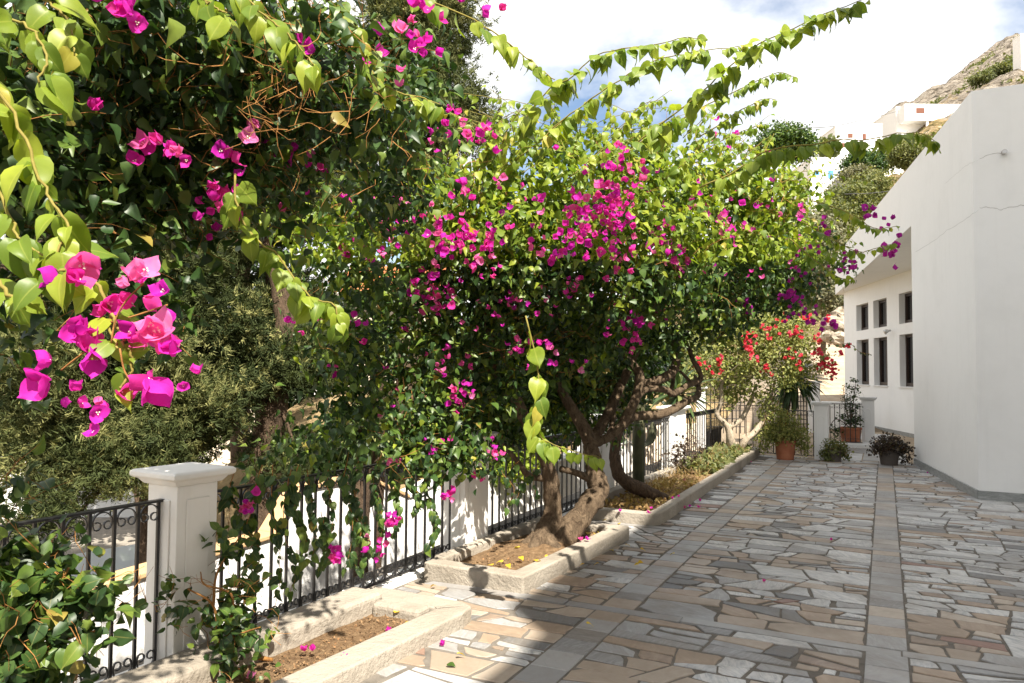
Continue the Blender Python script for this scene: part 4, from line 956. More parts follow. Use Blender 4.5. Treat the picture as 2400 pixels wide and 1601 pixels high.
# vines hanging down over the fence
vn = []
for u, v0, v1, d in [(560, 1110, 1290, 4.3), (600, 1090, 1390, 4.35), (640, 1090, 1440, 4.4), (675, 1100, 1400, 4.45), (700, 1090, 1340, 4.5), (735, 1100, 1310, 4.7), (770, 1080, 1260, 4.8), (815, 1060, 1330, 4.9), (850, 1050, 1330, 5.0), (890, 1060, 1300, 5.1), (930, 1060, 1250, 5.2), (975, 1060, 1200, 5.4), (1010, 1080, 1290, 5.4), (1180, 1020, 1190, 6.0), (1215, 1080, 1170, 6.1), (1250, 1090, 1160, 6.2), (760, 1200, 1330, 4.8), (840, 1150, 1340, 5.0), (580, 1200, 1330, 4.3), (1100, 1040, 1110, 5.8)]:
    vn.append((u, v0, v1, d))
ms = Shoots()
for u, v0, v1, d in vn:
    ps = [at(u + g1.normal() * 8 - 8 * np.sin(k * 1.7), v0 + (v1 - v0) * k / 4, d) for k in range(5)]; ms.add(ps, int((v1 - v0) / g1.uniform(6, 14)), .075, (.003, .0015), .9, .6, .25, g1)
ms2 = Shoots()                                 # lit arching shoots against the sky
ms2.add(tp([(1205, 324), (1243, 262), (1294, 201), (1335, 184), (1393, 133), (1447, 116), (1549, 102), (1600, 88), (1640, 90)], (4.6, 4.0)), 51, .112, g=g1)
ms2.add(tp([(1267, 330), (1311, 286), (1372, 242), (1437, 197), (1498, 160), (1549, 136), (1600, 127), (1641, 119), (1712, 112), (1750, 104)], (4.8, 4.2)), 54, .108, g=g1)
ms2.add(tp([(1481, 345), (1532, 303), (1600, 252), (1661, 201), (1702, 163), (1753, 123), (1791, 97), (1838, 75), (1889, 51), (1930, 34), (1975, 17), (2035, -6)], (4.6, 3.6)), 63, .112, g=g1, along=.3)
ms2.add(tp([(1560, 300), (1627, 262), (1699, 225), (1753, 201), (1787, 184), (1828, 170), (1866, 182)], (5.4, 4.8)), 39, .075, g=g1)
ms2.add(tp([(1640, 320), (1690, 290), (1729, 262), (1763, 245), (1791, 232), (1820, 234)], (5.4, 5.0)), 30, .085, g=g1)
ms2.add(tp([(1640, 440), (1695, 415), (1753, 381), (1798, 354), (1859, 341), (1913, 339), (1968, 327), (2019, 330), (2077, 318), (2111, 313), (2159, 313), (2190, 330)], (4.2, 3.5)), 54, .095, g=g1, droop=1.0, side=.35)
ms2.add(tp([(1330, 420), (1390, 370), (1450, 310), (1500, 250), (1560, 230)], (5.2, 5.0)), 36, .075, g=g1)
ms2.add(tp([(1420, 400), (1480, 350), (1545, 300), (1590, 270)], (5.4, 5.2)), 30, .085, g=g1)
ms2.add(tp([(1560, 420), (1620, 370), (1690, 330), (1760, 300), (1800, 290)], (5.8, 5.4)), 36, .075, g=g1)
ms2.add(tp([(1232, 740), (1258, 850), (1263, 920), (1256, 980), (1266, 1020), (1297, 1041), (1358, 1062), (1410, 1075)], (4.6, 4.4)), 24, .125, g=g1, droop=1.0, side=.4)
ms2.add(tp([(1170, 360), (1190, 300), (1230, 250), (1260, 230)], (5.0, 4.8)), 16, .075, g=g1)
ms2.add(tp([(1900, 470), (1965, 490), (2010, 510), (2050, 535), (2105, 530)], (6.0, 5.6)), 22, .08, g=g1, droop=.8)
ms2.add(tp([(1880, 520), (1950, 560), (2010, 590), (2060, 580), (2100, 570)], (6.2, 5.8)), 22, .08, g=g1, droop=.8)
ms2.add(tp([(1850, 560), (1910, 610), (1965, 650), (2000, 655)], (6.4, 6.0)), 18, .075, g=g1, droop=.8)
ms2.add(tp([(1760, 480), (1830, 430), (1890, 400), (1960, 410), (2040, 425)], (6.4, 6.0)), 22, .075, g=g1)
# bulky young growth along the top outline
for i in range(85):
    u, v = g1.uniform(1080, 1900), 0; v = np.interp(u, [1080, 1250, 1450, 1650, 1880], [400, 385, 385, 390, 480]) + g1.normal() * 28; d = np.interp(u, [1080, 1880], [5.4, 7.0]); p = at(u, v, d)
    ms2.add([p, p + [g1.normal() * .15, g1.normal() * .1, .22], p + [g1.normal() * .32, g1.normal() * .2, g1.uniform(.3, .55)]], 13, .075, (.004, .002), .6, .6, .3, g1)
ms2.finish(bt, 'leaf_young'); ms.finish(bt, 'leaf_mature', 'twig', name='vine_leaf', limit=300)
fl = Flowers()
for u, v, n, sp_ in [(1040, 290, 16, 42), (1100, 310, 12, 34), (1065, 430, 9, 36), (900, 500, 12, 44), (950, 495, 12, 38), (1010, 540, 12, 50), (1050, 565, 18, 50), (1100, 560, 10, 36), (880, 545, 7, 46), (790, 450, 4, 26), (840, 590, 5, 34), (780, 590, 4, 22), (965, 660, 15, 34), (990, 700, 9, 28), (1035, 670, 5, 20), (1150, 420, 4, 24), (1330, 490, 15, 36), (1300, 540, 7, 32), (1400, 470, 24, 52), (1410, 515, 24, 52), (1440, 450, 15, 44), (1380, 400, 14, 52), (1430, 380, 8, 36), (1480, 390, 4, 26), (1360, 560, 14, 42), (1440, 590, 10, 36), (1520, 560, 12, 42), (1550, 590, 9, 36), (1680, 530, 10, 30), (1655, 518, 5, 24), (1450, 750, 15, 30), (1465, 785, 5, 18), (1525, 710, 9, 18), (1250, 825, 10, 36), (1190, 800, 6, 26), (1320, 660, 8, 28), (1210, 690, 3, 26), (1100, 570, 6, 32), (1130, 1035, 7, 26), (1095, 1090, 6, 15), (1040, 900, 4, 26), (1065, 885, 3, 18), (1030, 1000, 2, 15), (900, 1190, 10, 18), (870, 1260, 8, 34), (770, 1285, 6, 20), (1030, 1140, 5, 15), (570, 1160, 6, 24), (910, 1070, 3, 18), (980, 1030, 3, 22), (690, 740, 3, 34), (820, 740, 4, 26), (1110, 620, 5, 28), (1250, 560, 6, 40), (1180, 500, 5, 40), (1600, 480, 5, 36), (1760, 470, 5, 36), (1820, 480, 5, 32), (1650, 315, 3, 22), (1690, 320, 3, 18), (1770, 340, 3, 20), (1575, 600, 6, 30), (1020, 860, 3, 30), (1300, 600, 5, 40)]:
    dd = np.interp(u * K, [560, 900, 1100, 1400, 1700, 1900], [4.5, 4.9, 4.95, 5.05, 6.1, 6.9]) + (0.45 if v > 630 and 930 < u < 1600 else 0)
    if v > 1040: dd = np.interp(u * K, [560, 900, 1150], [4.25, 5.0, 5.8])
    fl.cluster(at(u * K, v * K, dd), max(2, int(n * (1.35 if v > 430 else 1.0))), sp_ * dd / F * .55, .047, g1)
for i in range(60):                           # stray blooms all over the canopy
    u = g1.uniform(760, 1880); v = g1.uniform(*np.interp(u, [760, 1100, 1500, 1880], [480, 400, 390, 480])[None].repeat(1), np.interp(u, [760, 1100, 1500, 1880], [1000, 1000, 760, 700])); dd = np.interp(u, [560, 900, 1100, 1400, 1700, 1900], [4.6, 4.95, 5.05, 5.2, 6.2, 7.0]) + (.45 if v > 660 else 0)
    fl.cluster(at(u, v, dd), int(g1.integers(1, 5)), .05, .040, g1)
fl.finish(bt, 'bract_magenta')
fl = Flowers()
for u, v, n, sp_ in [(2000, 490, 6, 24), (2030, 515, 4, 18), (1950, 590, 7, 20), (1940, 615, 7, 24), (2040, 570, 8, 22), (2050, 595, 5, 16), (1900, 525, 6, 28), (1830, 640, 9, 32), (1820, 690, 12, 38), (1850, 720, 14, 44), (1900, 745, 7, 20), (1710, 700, 11, 24), (1790, 560, 6, 34), (1860, 590, 5, 30)]:
    dd = np.interp(u * K, [1700, 1850, 2100], [6.9, 7.0, 6.0]); fl.cluster(at(u * K, v * K, dd), n, sp_ * dd / F * .5, .046, g1)
fl.finish(bt, 'bract_purple', 150, 20, 'purple_flower')

# ------------------------------------------------------------------ near bougainvillea arching in from the left
nb = thing('bougainvillea_bush', 'near bougainvillea arching over the left side with big leaves and pink flower clusters', 'bougainvillea', (-2.95, .2, .05))
g2 = np.random.default_rng(5)
for i, pts in enumerate([[(-2.95, .2, -.02), (-3.0, .4, .8), (-2.9, .7, 1.7), (-2.6, 1.2, 2.6), (-2.3, 1.8, 3.1)], [(-3.0, .22, -.02), (-3.2, .9, 1.2), (-3.3, 1.9, 2.2), (-3.1, 3.0, 2.8)], [(-2.9, .15, -.02), (-2.5, .2, 1.2), (-1.9, .3, 2.3), (-1.6, .8, 2.8)]]):
    limb(nb, 'branch', pts, [.05, .045, .035, .025, .012], 'bark_tan', 8, None, .08, 60 + i)
NEAR = [(330, 200, 2.7, 420, 230, .45), (650, 220, 3.0, 300, 220, .45), (120, 400, 2.4, 220, 180, .4), (420, 430, 2.8, 280, 130, .35), (840, 310, 3.5, 190, 150, .4), (230, 560, 2.6, 220, 110, .3), (60, 740, 2.5, 120, 150, .25), (950, 180, 3.8, 110, 110, .3), (330, 60, 2.4, 450, 130, .4), (-120, 300, 2.0, 160, 320, .4), (640, 470, 3.4, 120, 90, .25), (900, 450, 4.2, 130, 100, .35), (330, 700, 2.7, 100, 80, .2)]
pos, out, idx = blob_points(NEAR, 10500, 16, .085, .5, g2)
shade_canopy = [(-2.2, .6, 3.55), (-1.7, .2, 3.3), (-2.9, 1.2, 3.75), (-2.4, -.4, 3.4), (-3.2, .3, 3.5)]   # canopy added overhead, above the frame, to shade the leaves below
cp = np.concatenate([np.array(c) + unit(g2.normal(size=(900, 3))) * (g2.random((900, 1)) ** .5) * [.85, .85, .32] for c in shade_canopy]); cp = cp[g2.random(len(cp)) < .6]
keep = np.array([((lambda q: q[2] < .4 or q[1] < -25)(project(p))) for p in cp]); cp = cp[keep]
pos = np.concatenate([pos, cp]); out = np.concatenate([out, unit(g2.normal(size=cp.shape) + [0, 0, .5])]); idx = np.concatenate([idx, np.zeros(len(cp), int)])
rm = leaf_frames(out, .6, .35, .8, g2); sc = g2.uniform(.04, .075, len(pos)); rv = np.clip(g2.random(idx.max() + 1)[idx] * .75 + g2.random(len(pos)) * .35, 0, .999)
scatter_mix('foliage', pos, rm, sc, 'leaf_mature', nb, rv)
twigs(nb, pos[:10500:30], 700, .26, g=g2, rad=.0018)
tw = np.array([at(u, v, d) for u, v, d in zip(g2.normal(650, 130, 160), g2.normal(150, 120, 160), g2.uniform(2.25, 2.7, 160))]); twigs(nb, tw, 150, .16, g=g2, rad=.0016, name='bare_twigs')
ns = Shoots()
ns.add(px([(-60, 150), (0, 210), (60, 330), (95, 420), (130, 480), (160, 530), (120, 600)], (1.35, 1.2)), 17, .070, (.0032, .002), .8, .6, .1, g2)
ns.add(px([(-60, 340), (-10, 430), (30, 520), (70, 570), (130, 600)], (1.3, 1.25)), 12, .070, (.0032, .002), .8, .6, .1, g2)
ns.add(px([(-80, 20), (0, 40), (60, 60), (110, 120), (90, 190)], (1.4, 1.3)), 11, .072, (.0032, .002), .8, .6, .1, g2)
ns.add(px([(-60, 620), (-10, 640), (40, 690), (90, 650), (150, 620)], (1.3, 1.2)), 9, .07, (.004, .003), .7, .7, .1, g2)
ns.add(px([(540, 400), (545, 470), (580, 540), (640, 590), (690, 660), (730, 690), (765, 700), (780, 745)], (2.4, 2.3)), 22, .085, (.004, .002), .85, .5, .2, g2)
ns.add(px([(540, -40), (590, 20), (640, 60), (690, 110), (720, 150)], (2.0, 1.9)), 13, .078, (.0032, .002), .8, .6, .1, g2)
ns.add(px([(740, -30), (800, 30), (830, 90), (850, 160), (890, 200), (960, 225), (1010, 240)], (2.7, 2.6)), 20, .085, (.005, .002), .8, .55, .2, g2)
ns.add(px([(930, -20), (1010, 10), (1097, 50), (1145, 83), (1170, 100), (1197, 123), (1227, 147), (1251, 167), (1274, 183)], (3.2, 3.1)), 20, .085, (.004, .002), .85, .5, .25, g2)
ns.add(px([(450, -30), (470, 0), (500, 20), (520, 30)], (2.1, 2.0)), 6, .08, (.004, .002), .8, .6, .1, g2)
ns.add(px([(60, -30), (130, 20), (160, 60), (170, 120)], (1.8, 1.7)), 8, .08, (.004, .002), .8, .6, .1, g2)
ns.add(px([(560, 180), (600, 240), (620, 310), (700, 350)], (3.0, 2.9)), 12, .07, (.004, .002), .8, .6, .1, g2)
ns.add(px([(180, 560), (200, 620), (240, 690), (255, 760), (270, 800)], (1.3, 1.2)), 7, .06, (.004, .002), .5, .8, .1, g2)
ns.add(px([(255, 720), (290, 790), (300, 850), (275, 890)], (1.22, 1.2)), 4, .045, (.003, .002), .5, .8, .1, g2)
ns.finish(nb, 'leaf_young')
ff = Flowers()
for u, v, n, sp_, d, sz in [(160, 620, 3, 22, 1.2, .052), (340, 610, 3, 20, 1.22, .052), (170, 768, 2, 12, 1.2, .05), (118, 832, 1, 4, 1.2, .05), (112, 880, 1, 4, 1.2, .056), (265, 692, 2, 14, 1.25, .046), (300, 760, 3, 18, 1.22, .052), (365, 745, 2, 12, 1.2, .054), (392, 795, 2, 10, 1.2, .054), (350, 880, 2, 9, 1.18, .056), (278, 912, 1, 3, 1.2, .04), (378, 672, 1, 4, 1.2, .045), (222, 812, 2, 9, 1.22, .05), (310, 700, 1, 6, 1.25, .05),
                            (240, 615, 1, 6, 1.6, .05), (325, 660, 2, 14, 1.6, .045), (385, 710, 1, 6, 1.6, .045), (235, 950, 6, 26, 2.1, .045), (168, 922, 3, 14, 2.2, .042), (420, 870, 2, 12, 2.2, .045),
                            (670, 385, 9, 34, 3.0, .052), (370, 340, 5, 26, 2.3, .055), (405, 350, 2, 10, 2.3, .05), (520, 425, 9, 34, 2.5, .05), (540, 368, 3, 16, 2.5, .05), (498, 462, 6, 26, 2.5, .05), (205, 250, 1, 2, 2.2, .055), (570, 276, 1, 2, 2.6, .055), (700, 105, 2, 12, 2.4, .05), (940, 80, 9, 32, 2.6, .052), (955, 115, 3, 14, 2.6, .05), (870, 125, 4, 20, 2.9, .045), (1010, 8, 5, 28, 2.9, .05), (290, 25, 4, 20, 1.7, .055), (195, -5, 3, 20, 1.7, .055), (1108, 24, 1, 3, 3.0, .05), (1150, 26, 1, 3, 3.0, .06), (740, 400, 3, 24, 3.4, .045), (1015, 280, 6, 26, 3.8, .05), (625, 230, 1, 4, 3.2, .03), (490, 540, 2, 20, 2.8, .04), (910, 170, 2, 10, 2.8, .04)]:
    ff.cluster(at(u * K, v * K, d), n, sp_ * d / F * 1.15, sz * .84, g2)
ff.finish(nb, 'bract_magenta', 300, 90)
for pts, d in [([(330, 650), (290, 690), (265, 735), (255, 790)], 1.21), ([(255, 740), (310, 725), (385, 700)], 1.22), ([(275, 800), (285, 850), (305, 885), (300, 910)], 1.2), ([(205, 800), (165, 830), (140, 850)], 1.21)]:
    mb = MB(); mb.tube(curve(px(pts, d), 12), .0016, 5); mb.build('flower_stalk', 'twig', nb, smooth=True)

# ------------------------------------------------------------------ cypress trees beyond the fence
g3 = np.random.default_rng(9)
def conifer(label, trunk, radii, blobs, n, size=.11, branches=(), clump=170, sig=.15, mat='leaf_cypress', name='cypress_tree', base=None, cat='tree', group='cypress trees beyond the fence'):
    base = base or tuple(trunk[0]); t = thing(name, label, cat, base, group)
    limb(t, 'trunk', trunk, radii, 'bark_dark', 10, None, .12, 7)
    pos, out, idx = blob_points(blobs, n, clump, sig, .45, g3); tr_ = np.array(curve(trunk, 30))
    for i in range(14):                        # limbs reaching into the foliage
        q = pos[g3.integers(len(pos))]; k = tr_[np.argmin(np.linalg.norm(tr_ - q - [0, 0, .5], axis=1))]
        limb(t, 'branch', [k, (k + q) / 2 + [0, 0, .12], q], [.035, .022, .01], 'bark_dark', 5, 8, .1, i)
    tip = unit(out * .6 + g3.normal(size=out.shape) * .55 + [0, 0, .25]); rm = frames(tip, g3.normal(size=out.shape))
    cr = g3.random(idx.max() + 1); rv = np.clip(cr[idx] * .6 + g3.random(len(pos)) * .5, 0, .999)
    scatter('crown', TUFT, pos, rm, g3.uniform(.6, 1.25, len(pos)) * size, mat, t, rv=rv); return t
conifer('cypress with a leaning split trunk just behind the fence, left of centre', px([(585, 1330), (596, 1200), (606, 1080), (622, 960), (640, 860), (655, 760), (640, 660), (600, 520), (600, 300)], (8.3, 8.8)), [.20, .17, .16, .17, .15, .12, .10, .08, .05],
        [(520, 860, 8.0, 120, 100, .8), (560, 760, 8.4, 130, 90, .8), (500, 1020, 7.9, 130, 110, .7), (700, 880, 8.6, 90, 130, .7), (620, 1090, 8.2, 80, 70, .5), (720, 740, 9.2, 90, 90, .6), (430, 640, 9, 130, 120, .8), (560, 520, 9.2, 200, 110, .8), (560, 250, 9.5, 260, 220, 1.0), (760, 480, 9.3, 150, 110, .8)], 27000, .125)
conifer('dark bushy cypress standing behind the nearest white post', px([(335, 1420), (343, 1300), (345, 1150), (362, 980), (372, 850), (360, 600), (340, 300)], (7.2, 7.6)), [.11, .10, .10, .09, .08, .06, .03],
        [(250, 1010, 7.0, 150, 130, .6), (400, 980, 7.3, 110, 120, .6), (150, 860, 7.0, 150, 130, .7), (330, 820, 7.4, 140, 110, .7), (80, 1080, 6.8, 70, 90, .4), (320, 1120, 7.0, 120, 60, .4), (300, 600, 7.6, 200, 170, .8), (260, 300, 7.8, 260, 220, .9), (180, 1210, 6.6, 110, 60, .35), (60, 1240, 6.4, 80, 70, .3)], 27000, .115)
conifer('slim cypress with a bare straight trunk further back', px([(548, 1150), (552, 900), (556, 740), (560, 600), (560, 300)], 12.5), [.16, .15, .14, .12, .05],
        [(500, 560, 12.5, 120, 90, .9), (600, 420, 12.5, 130, 110, .9), (480, 800, 13, 90, 70, .7), (640, 690, 12.8, 40, 40, .4), (540, 100, 12.6, 170, 200, 1)], 9000, .15)
conifer('tall cypress rising into the sky above the bougainvillea', px([(930, 1150), (940, 800), (950, 500), (940, 200), (900, -200), (890, -500)], 12), [.24, .2, .17, .13, .08, .03],
        [(970, 40, 12, 150, 150, 1.1), (1000, 190, 11.8, 150, 130, 1.1), (960, 320, 12, 170, 120, 1.1), (1060, 270, 11.6, 85, 70, .6), (1140, 285, 11.6, 40, 45, .3), (1040, 120, 11.7, 80, 90, .6), (880, 420, 12, 200, 120, 1), (930, -180, 12, 130, 160, 1), (850, 180, 12.2, 150, 150, 1), (900, -420, 12, 80, 150, .7), (1080, 340, 11.8, 80, 60, .5)], 24000, .14)
conifer('broad cypress filling the far left edge behind the fence', px([(-60, 1350), (-50, 1000), (-40, 600), (-40, 200)], 9), [.15, .14, .11, .06],
        [(-20, 850, 8.8, 160, 190, .8), (40, 620, 9, 150, 160, .8), (-40, 300, 9, 220, 250, .9), (60, 1000, 8.6, 90, 80, .6)], 13000, .13)

# palm fronds behind the crown
def spiky(name, label, cat, c, trunk_pts, r, n, length, mat='leaf_blade', down=.5, fan=None, group=None, wid=1.0):
    t = thing(name, label, cat, tuple(trunk_pts[0]), group); limb(t, 'trunk', trunk_pts, r, 'bark_dark', 9, None, .15, 5)
    d = unit(g3.normal(size=(n, 3)) + [0, 0, -down * .2]); L_ = g3.uniform(.7, 1.1, n) * length
    V0, T0 = BLADE; V0 = V0 * [wid, 1, 1]
    rm = frames(unit(d + [0, 0, -.15]), np.tile([0, 0, 1.0], (n, 1)) + d * .2 + g3.normal(size=(n, 3)) * .15); pos = np.tile(np.asarray(c), (n, 1)) + d * .05
    k = min(300, n); me = None
    for i in range(k): link('blade', piece_mesh('blade_%s_%.2f' % (mat, wid), (V0, T0), mat), t, to_m(pos[i], rm[i], L_[i]))
    return t
pc = at(885, 770, 9.3); spiky('fan_palm', 'yellow-green fan palm glimpsed behind the left of the bougainvillea', 'palm', pc, [pc * [1, 1, 0] + [0, 0, -2.2], pc * [1, 1, 0] + [0, 0, -.5], pc], [.13, .12, .10], 130, .62, 'leaf_blade')
pc = at(850, 1000, 8.6); spiky('fan_palm', 'low fan palm behind the fence beneath the yellow-green one', 'palm', pc, [pc * [1, 1, 0] + [0, 0, -2.2], pc * [1, 1, 0] + [0, 0, -1], pc], [.12, .11, .10], 100, .5, 'leaf_blade')
pc = at(1590, 925, 13); spiky('fan_palm', 'striped spiky plant behind the curving bare branches', 'palm', pc, [pc * [1, 1, 0] + [0, 0, -.6], pc * [1, 1, 0] + [0, 0, .2], pc], [.10, .09, .08], 120, .7, 'leaf_blade')
pc = at(1862, 892, 16.5); spiky('yucca', 'dark spiky yucca head drooping over the rear gate', 'yucca', pc, [pc * [1, 1, 0] + [-.25, 0, -.1], pc * [1, 1, 0] + [-.22, 0, .6], pc * [1, 1, 1] + [-.1, 0, -.1]], [.11, .10, .09], 260, .80, 'leaf_dark', .9)
for i, o in enumerate([o for o in bpy.data.objects if o.name.startswith('blade')]):
    pass

# ------------------------------------------------------------------ red bougainvillea at the far corner
rb = thing('red_bougainvillea', 'red-flowered bougainvillea with pale forking stems in the far corner bed', 'bougainvillea', (-2.62, 14.6, .1))
g4 = np.random.default_rng(31); q0 = np.array([-2.62, 14.5, .06])
for i, (pts, rr) in enumerate([([q0] + tp([(1712, 1030), (1705, 1000), (1680, 970), (1692, 940), (1690, 900)], (13.9, 13.8)), [.10, .075, .06, .05, .04, .03]), ([*tp([(1703, 1005), (1735, 985), (1755, 950), (1772, 905)], (13.9, 14))], [.055, .05, .045, .03]), ([q0 + [.1, 0, .02]] + tp([(1745, 1035), (1775, 1005), (1800, 960), (1815, 900)], (13.8, 14)), [.07, .06, .05, .035, .02]), (tp([(1690, 905), (1700, 880), (1730, 840)], 13.8), [.03, .025, .015]), (tp([(1690, 940), (1665, 890), (1660, 840)], 13.9), [.03, .025, .015])]):
    limb(rb, 'stem', pts, rr, 'bark_pale', 8, None, .12, i)
RB = [(1720, 850, 13.8, 100, 70, .6), (1800, 830, 13.8, 110, 80, .6), (1700, 780, 14, 70, 50, .5), (1850, 800, 13.8, 70, 60, .5), (1860, 870, 13.8, 60, 40, .4), (1780, 760, 14, 80, 45, .5), (1660, 870, 13.9, 40, 50, .3), (1920, 850, 13.6, 40, 20, .25), (1700, 920, 13.9, 40, 30, .3), (1755, 915, 13.9, 60, 25, .3)]
pos, out, idx = blob_points(RB, 9500, 16, .09, .5, g4); rm = leaf_frames(out, .4, .5, .8, g4)
scatter('foliage', LEAF_LO, pos, rm, g4.uniform(.04, .075, len(pos)), 'leaf_light', rb); twigs(rb, pos[::20], 220, .3, 'bark_pale', g4, .003)
rf = Flowers()
for u, v, n, s_ in [(1755, 795, 26, 20), (1750, 815, 16, 18), (1685, 845, 12, 12), (1795, 865, 16, 14), (1865, 780, 16, 18), (1890, 745, 12, 14), (1940, 748, 8, 10), (1930, 850, 24, 24), (1950, 865, 16, 18), (1915, 825, 10, 14), (1985, 808, 6, 8), (1970, 830, 5, 8), (1800, 770, 10, 18), (1640, 850, 5, 10), (1665, 870, 5, 10), (1690, 870, 4, 8), (1850, 830, 8, 24), (1765, 845, 4, 14), (1870, 840, 6, 18), (1910, 800, 8, 18), (1830, 755, 8, 20)]:
    rf.cluster(at(u, v, 13.3), n, s_ * 13.3 / F * .45, .062, g4)
rf.finish(rb, 'bract_red', 220, 0)
rs = Shoots(); rs.add(tp([(1900, 800), (1950, 808), (1990, 806), (2015, 825), (2040, 830)], 12.8), 16, .06, (.005, .003), .5, .7, .2, g4); rs.add(tp([(1930, 860), (1945, 880), (1960, 885)], 13.2), 8, .05, (.004, .002), .5, .7, .2, g4); rs.finish(rb, 'leaf_mature', 'twig')

# ------------------------------------------------------------------ shrubs in the near bed
def shrub(name, label, base, stems, blobs, n, size, mat, gg, cat='shrub', leafs=120, clump=9, sig=.05, twn=60, stem_mat='twig', group=None):
    t = thing(name, label, cat, base, group)
    for i, (pts, rr) in enumerate(stems): limb(t, 'stem', pts, rr, stem_mat, 6, None, .1, i)
    pos, out, idx = blob_points(blobs, n, clump, sig, .5, gg); rm = leaf_frames(out, .25, .55, .8, gg); sc = gg.uniform(.6, 1.2, n) * size
    order = np.argsort(-sc / np.maximum(.3, (pos - EYE) @ FW)); k, r2 = order[:leafs], order[leafs:]
    pieces('leaf', 'leaf', LEAF_HI, pos[k], rm[k], sc[k], mat, t); scatter('foliage', LEAF_LO, pos[r2], rm[r2], sc[r2], mat, t)
    if twn: twigs(t, pos[::5], twn, .22, stem_mat, gg, .002)
    return t
g5 = np.random.default_rng(77)
b0 = np.array([-3.02, 1.35, .05])
shrub('hibiscus_shrub', 'leafy green shrub with toothed leaves at the bottom left corner', tuple(b0), [([b0, at(60, 1560, 2.7), at(110, 1420, 2.6), at(160, 1330, 2.6)], [.018, .014, .010, .006]), ([b0, at(20, 1500, 2.6), at(30, 1350, 2.5)], [.016, .012, .006]), ([at(60, 1560, 2.7), at(150, 1500, 2.6), at(220, 1480, 2.5)], [.012, .008, .004])],
      [(60, 1330, 2.6, 130, 70, .25), (100, 1400, 2.6, 130, 80, .25), (50, 1500, 2.6, 150, 90, .25), (190, 1290, 2.6, 80, 40, .15), (40, 1590, 2.5, 110, 50, .2), (190, 1480, 2.5, 60, 30, .12), (10, 1160, 2.7, 45, 60, .15), (200, 1400, 2.6, 70, 60, .15)], 950, .066, 'leaf_mature', g5, leafs=290)
b1 = np.array([-3.02, 3.02, .05])
shrub('young_shrub', 'small straggly shrub with shiny leaves beside the nearest white post', tuple(b1), [([b1, at(525, 1520, 3.9), at(500, 1420, 3.85), at(440, 1380, 3.8)], [.012, .010, .007, .004]), ([at(525, 1520, 3.9), at(545, 1400, 3.9), at(480, 1370, 3.9), at(470, 1340, 3.9)], [.009, .007, .005, .003]), ([at(500, 1420, 3.85), at(510, 1340, 4.0), at(560, 1260, 4.1)], [.008, .006, .003]), ([at(525, 1500, 3.9), at(580, 1480, 3.8), at(610, 1470, 3.7)], [.008, .006, .003])],
      [(430, 1440, 3.85, 60, 40, .12), (490, 1430, 3.85, 70, 60, .14), (540, 1500, 3.85, 60, 60, .14), (555, 1560, 3.8, 50, 40, .12), (470, 1345, 3.85, 22, 12, .04), (400, 1400, 3.8, 30, 40, .08), (570, 1420, 4.0, 60, 60, .12), (540, 1290, 4.1, 40, 70, .1), (600, 1470, 3.8, 30, 40, .08)], 420, .06, 'leaf_mature', g5, leafs=240)

# ------------------------------------------------------------------ dry weeds and debris in the far bed
wd = thing('dry_weeds', 'tangle of dry brown weeds and pale grass in the long bed by the far fence', 'weeds', (-2.7, 11.5, .1))
n = 1500; yy = g5.uniform(9.6, 15.2, n); pos = np.stack([g5.uniform(-2.95, -2.35, n), yy, .08 + g5.random(n) * .16 * np.clip((yy - 9) / 3, .2, 1)], 1)
rm = frames(unit(g5.normal(size=(n, 3)) + [0, 0, .7]), g5.normal(size=(n, 3))); o = scatter('dry_stalks', (BLADE[0] * [.55, 1, 1], BLADE[1]), pos, rm, g5.uniform(.07, .17, n), 'leaf_dry', wd)
n = 1400; pos = np.stack([g5.uniform(-2.9, -2.3, n), g5.uniform(11.2, 14.8, n), .10 + g5.random(n) * .16], 1); scatter('green_leaves', LEAF_LO, pos, leaf_frames(np.tile([0, 0, 1.0], (n, 1)), .1, .5, .7, g5), g5.uniform(.05, .11, n), 'leaf_olive', wd)
n = 900; pos = np.stack([g5.uniform(-2.95, -2.35, n), g5.uniform(7.9, 10.5, n), .10 + g5.random(n) * .03], 1); scatter('leaf_litter', LEAF_LO, pos, leaf_frames(np.tile([0, 0, 1.0], (n, 1)), .1, .2, .9, g5), g5.uniform(.03, .07, n), 'leaf_dry', wd)
n = 420; pos = np.stack([g5.uniform(-3.0, -2.45, n), g5.uniform(5.0, 6.85, n), .085 + g5.random(n) * .012], 1); o = scatter('leaf_litter', LEAF_LO, pos, leaf_frames(np.tile([0, 0, 1.0], (n, 1)), .1, .2, .9, g5), g5.uniform(.012, .03, n), 'litter', t2)
n = 700; pos = np.stack([g5.uniform(-3.02, -2.68, n), g5.uniform(2.6, 3.9, n), .045 + g5.random(n) * .015], 1); o = scatter('wood_chips', LEAF_LO, pos, leaf_frames(np.tile([0, 0, 1.0], (n, 1)), .1, .2, .9, g5), g5.uniform(.006, .018, n), 'litter', t1)
# dried plant by the post, cactus and leaning log
dp = thing('dried_plant', 'withered brown plant with curled leaves in front of the farthest white post', 'plant', (-2.82, 11.3, .1))
dpos = np.array([[-2.82, 11.3, .12]]) + g5.normal(size=(260, 3)) * [.14, .25, .16] + [0, 0, .22]; twigs(dp, dpos, 70, .35, 'bark_dark', g5, .004, 'twigs', .8); scatter('withered_leaves', LEAF_LO, dpos, leaf_frames(np.tile([0, 0, 1.0], (260, 1)), .5, .2, .9, g5), g5.uniform(.03, .07, 260), 'leaf_brown', dp)
b = NB('cactus_skin'); p = b.pos(); b.done(b.ramp(b.noise(p, 6, 4), [(0.3, (0.05, 0.055, 0.03)), (0.7, (0.11, 0.105, 0.055))]), 0.7, 0.2)
cs = thing('column_cactus', 'dark column cactus with a rounded side lobe in front of the double-railed fence', 'cactus', (-2.86, 9.2, .05))
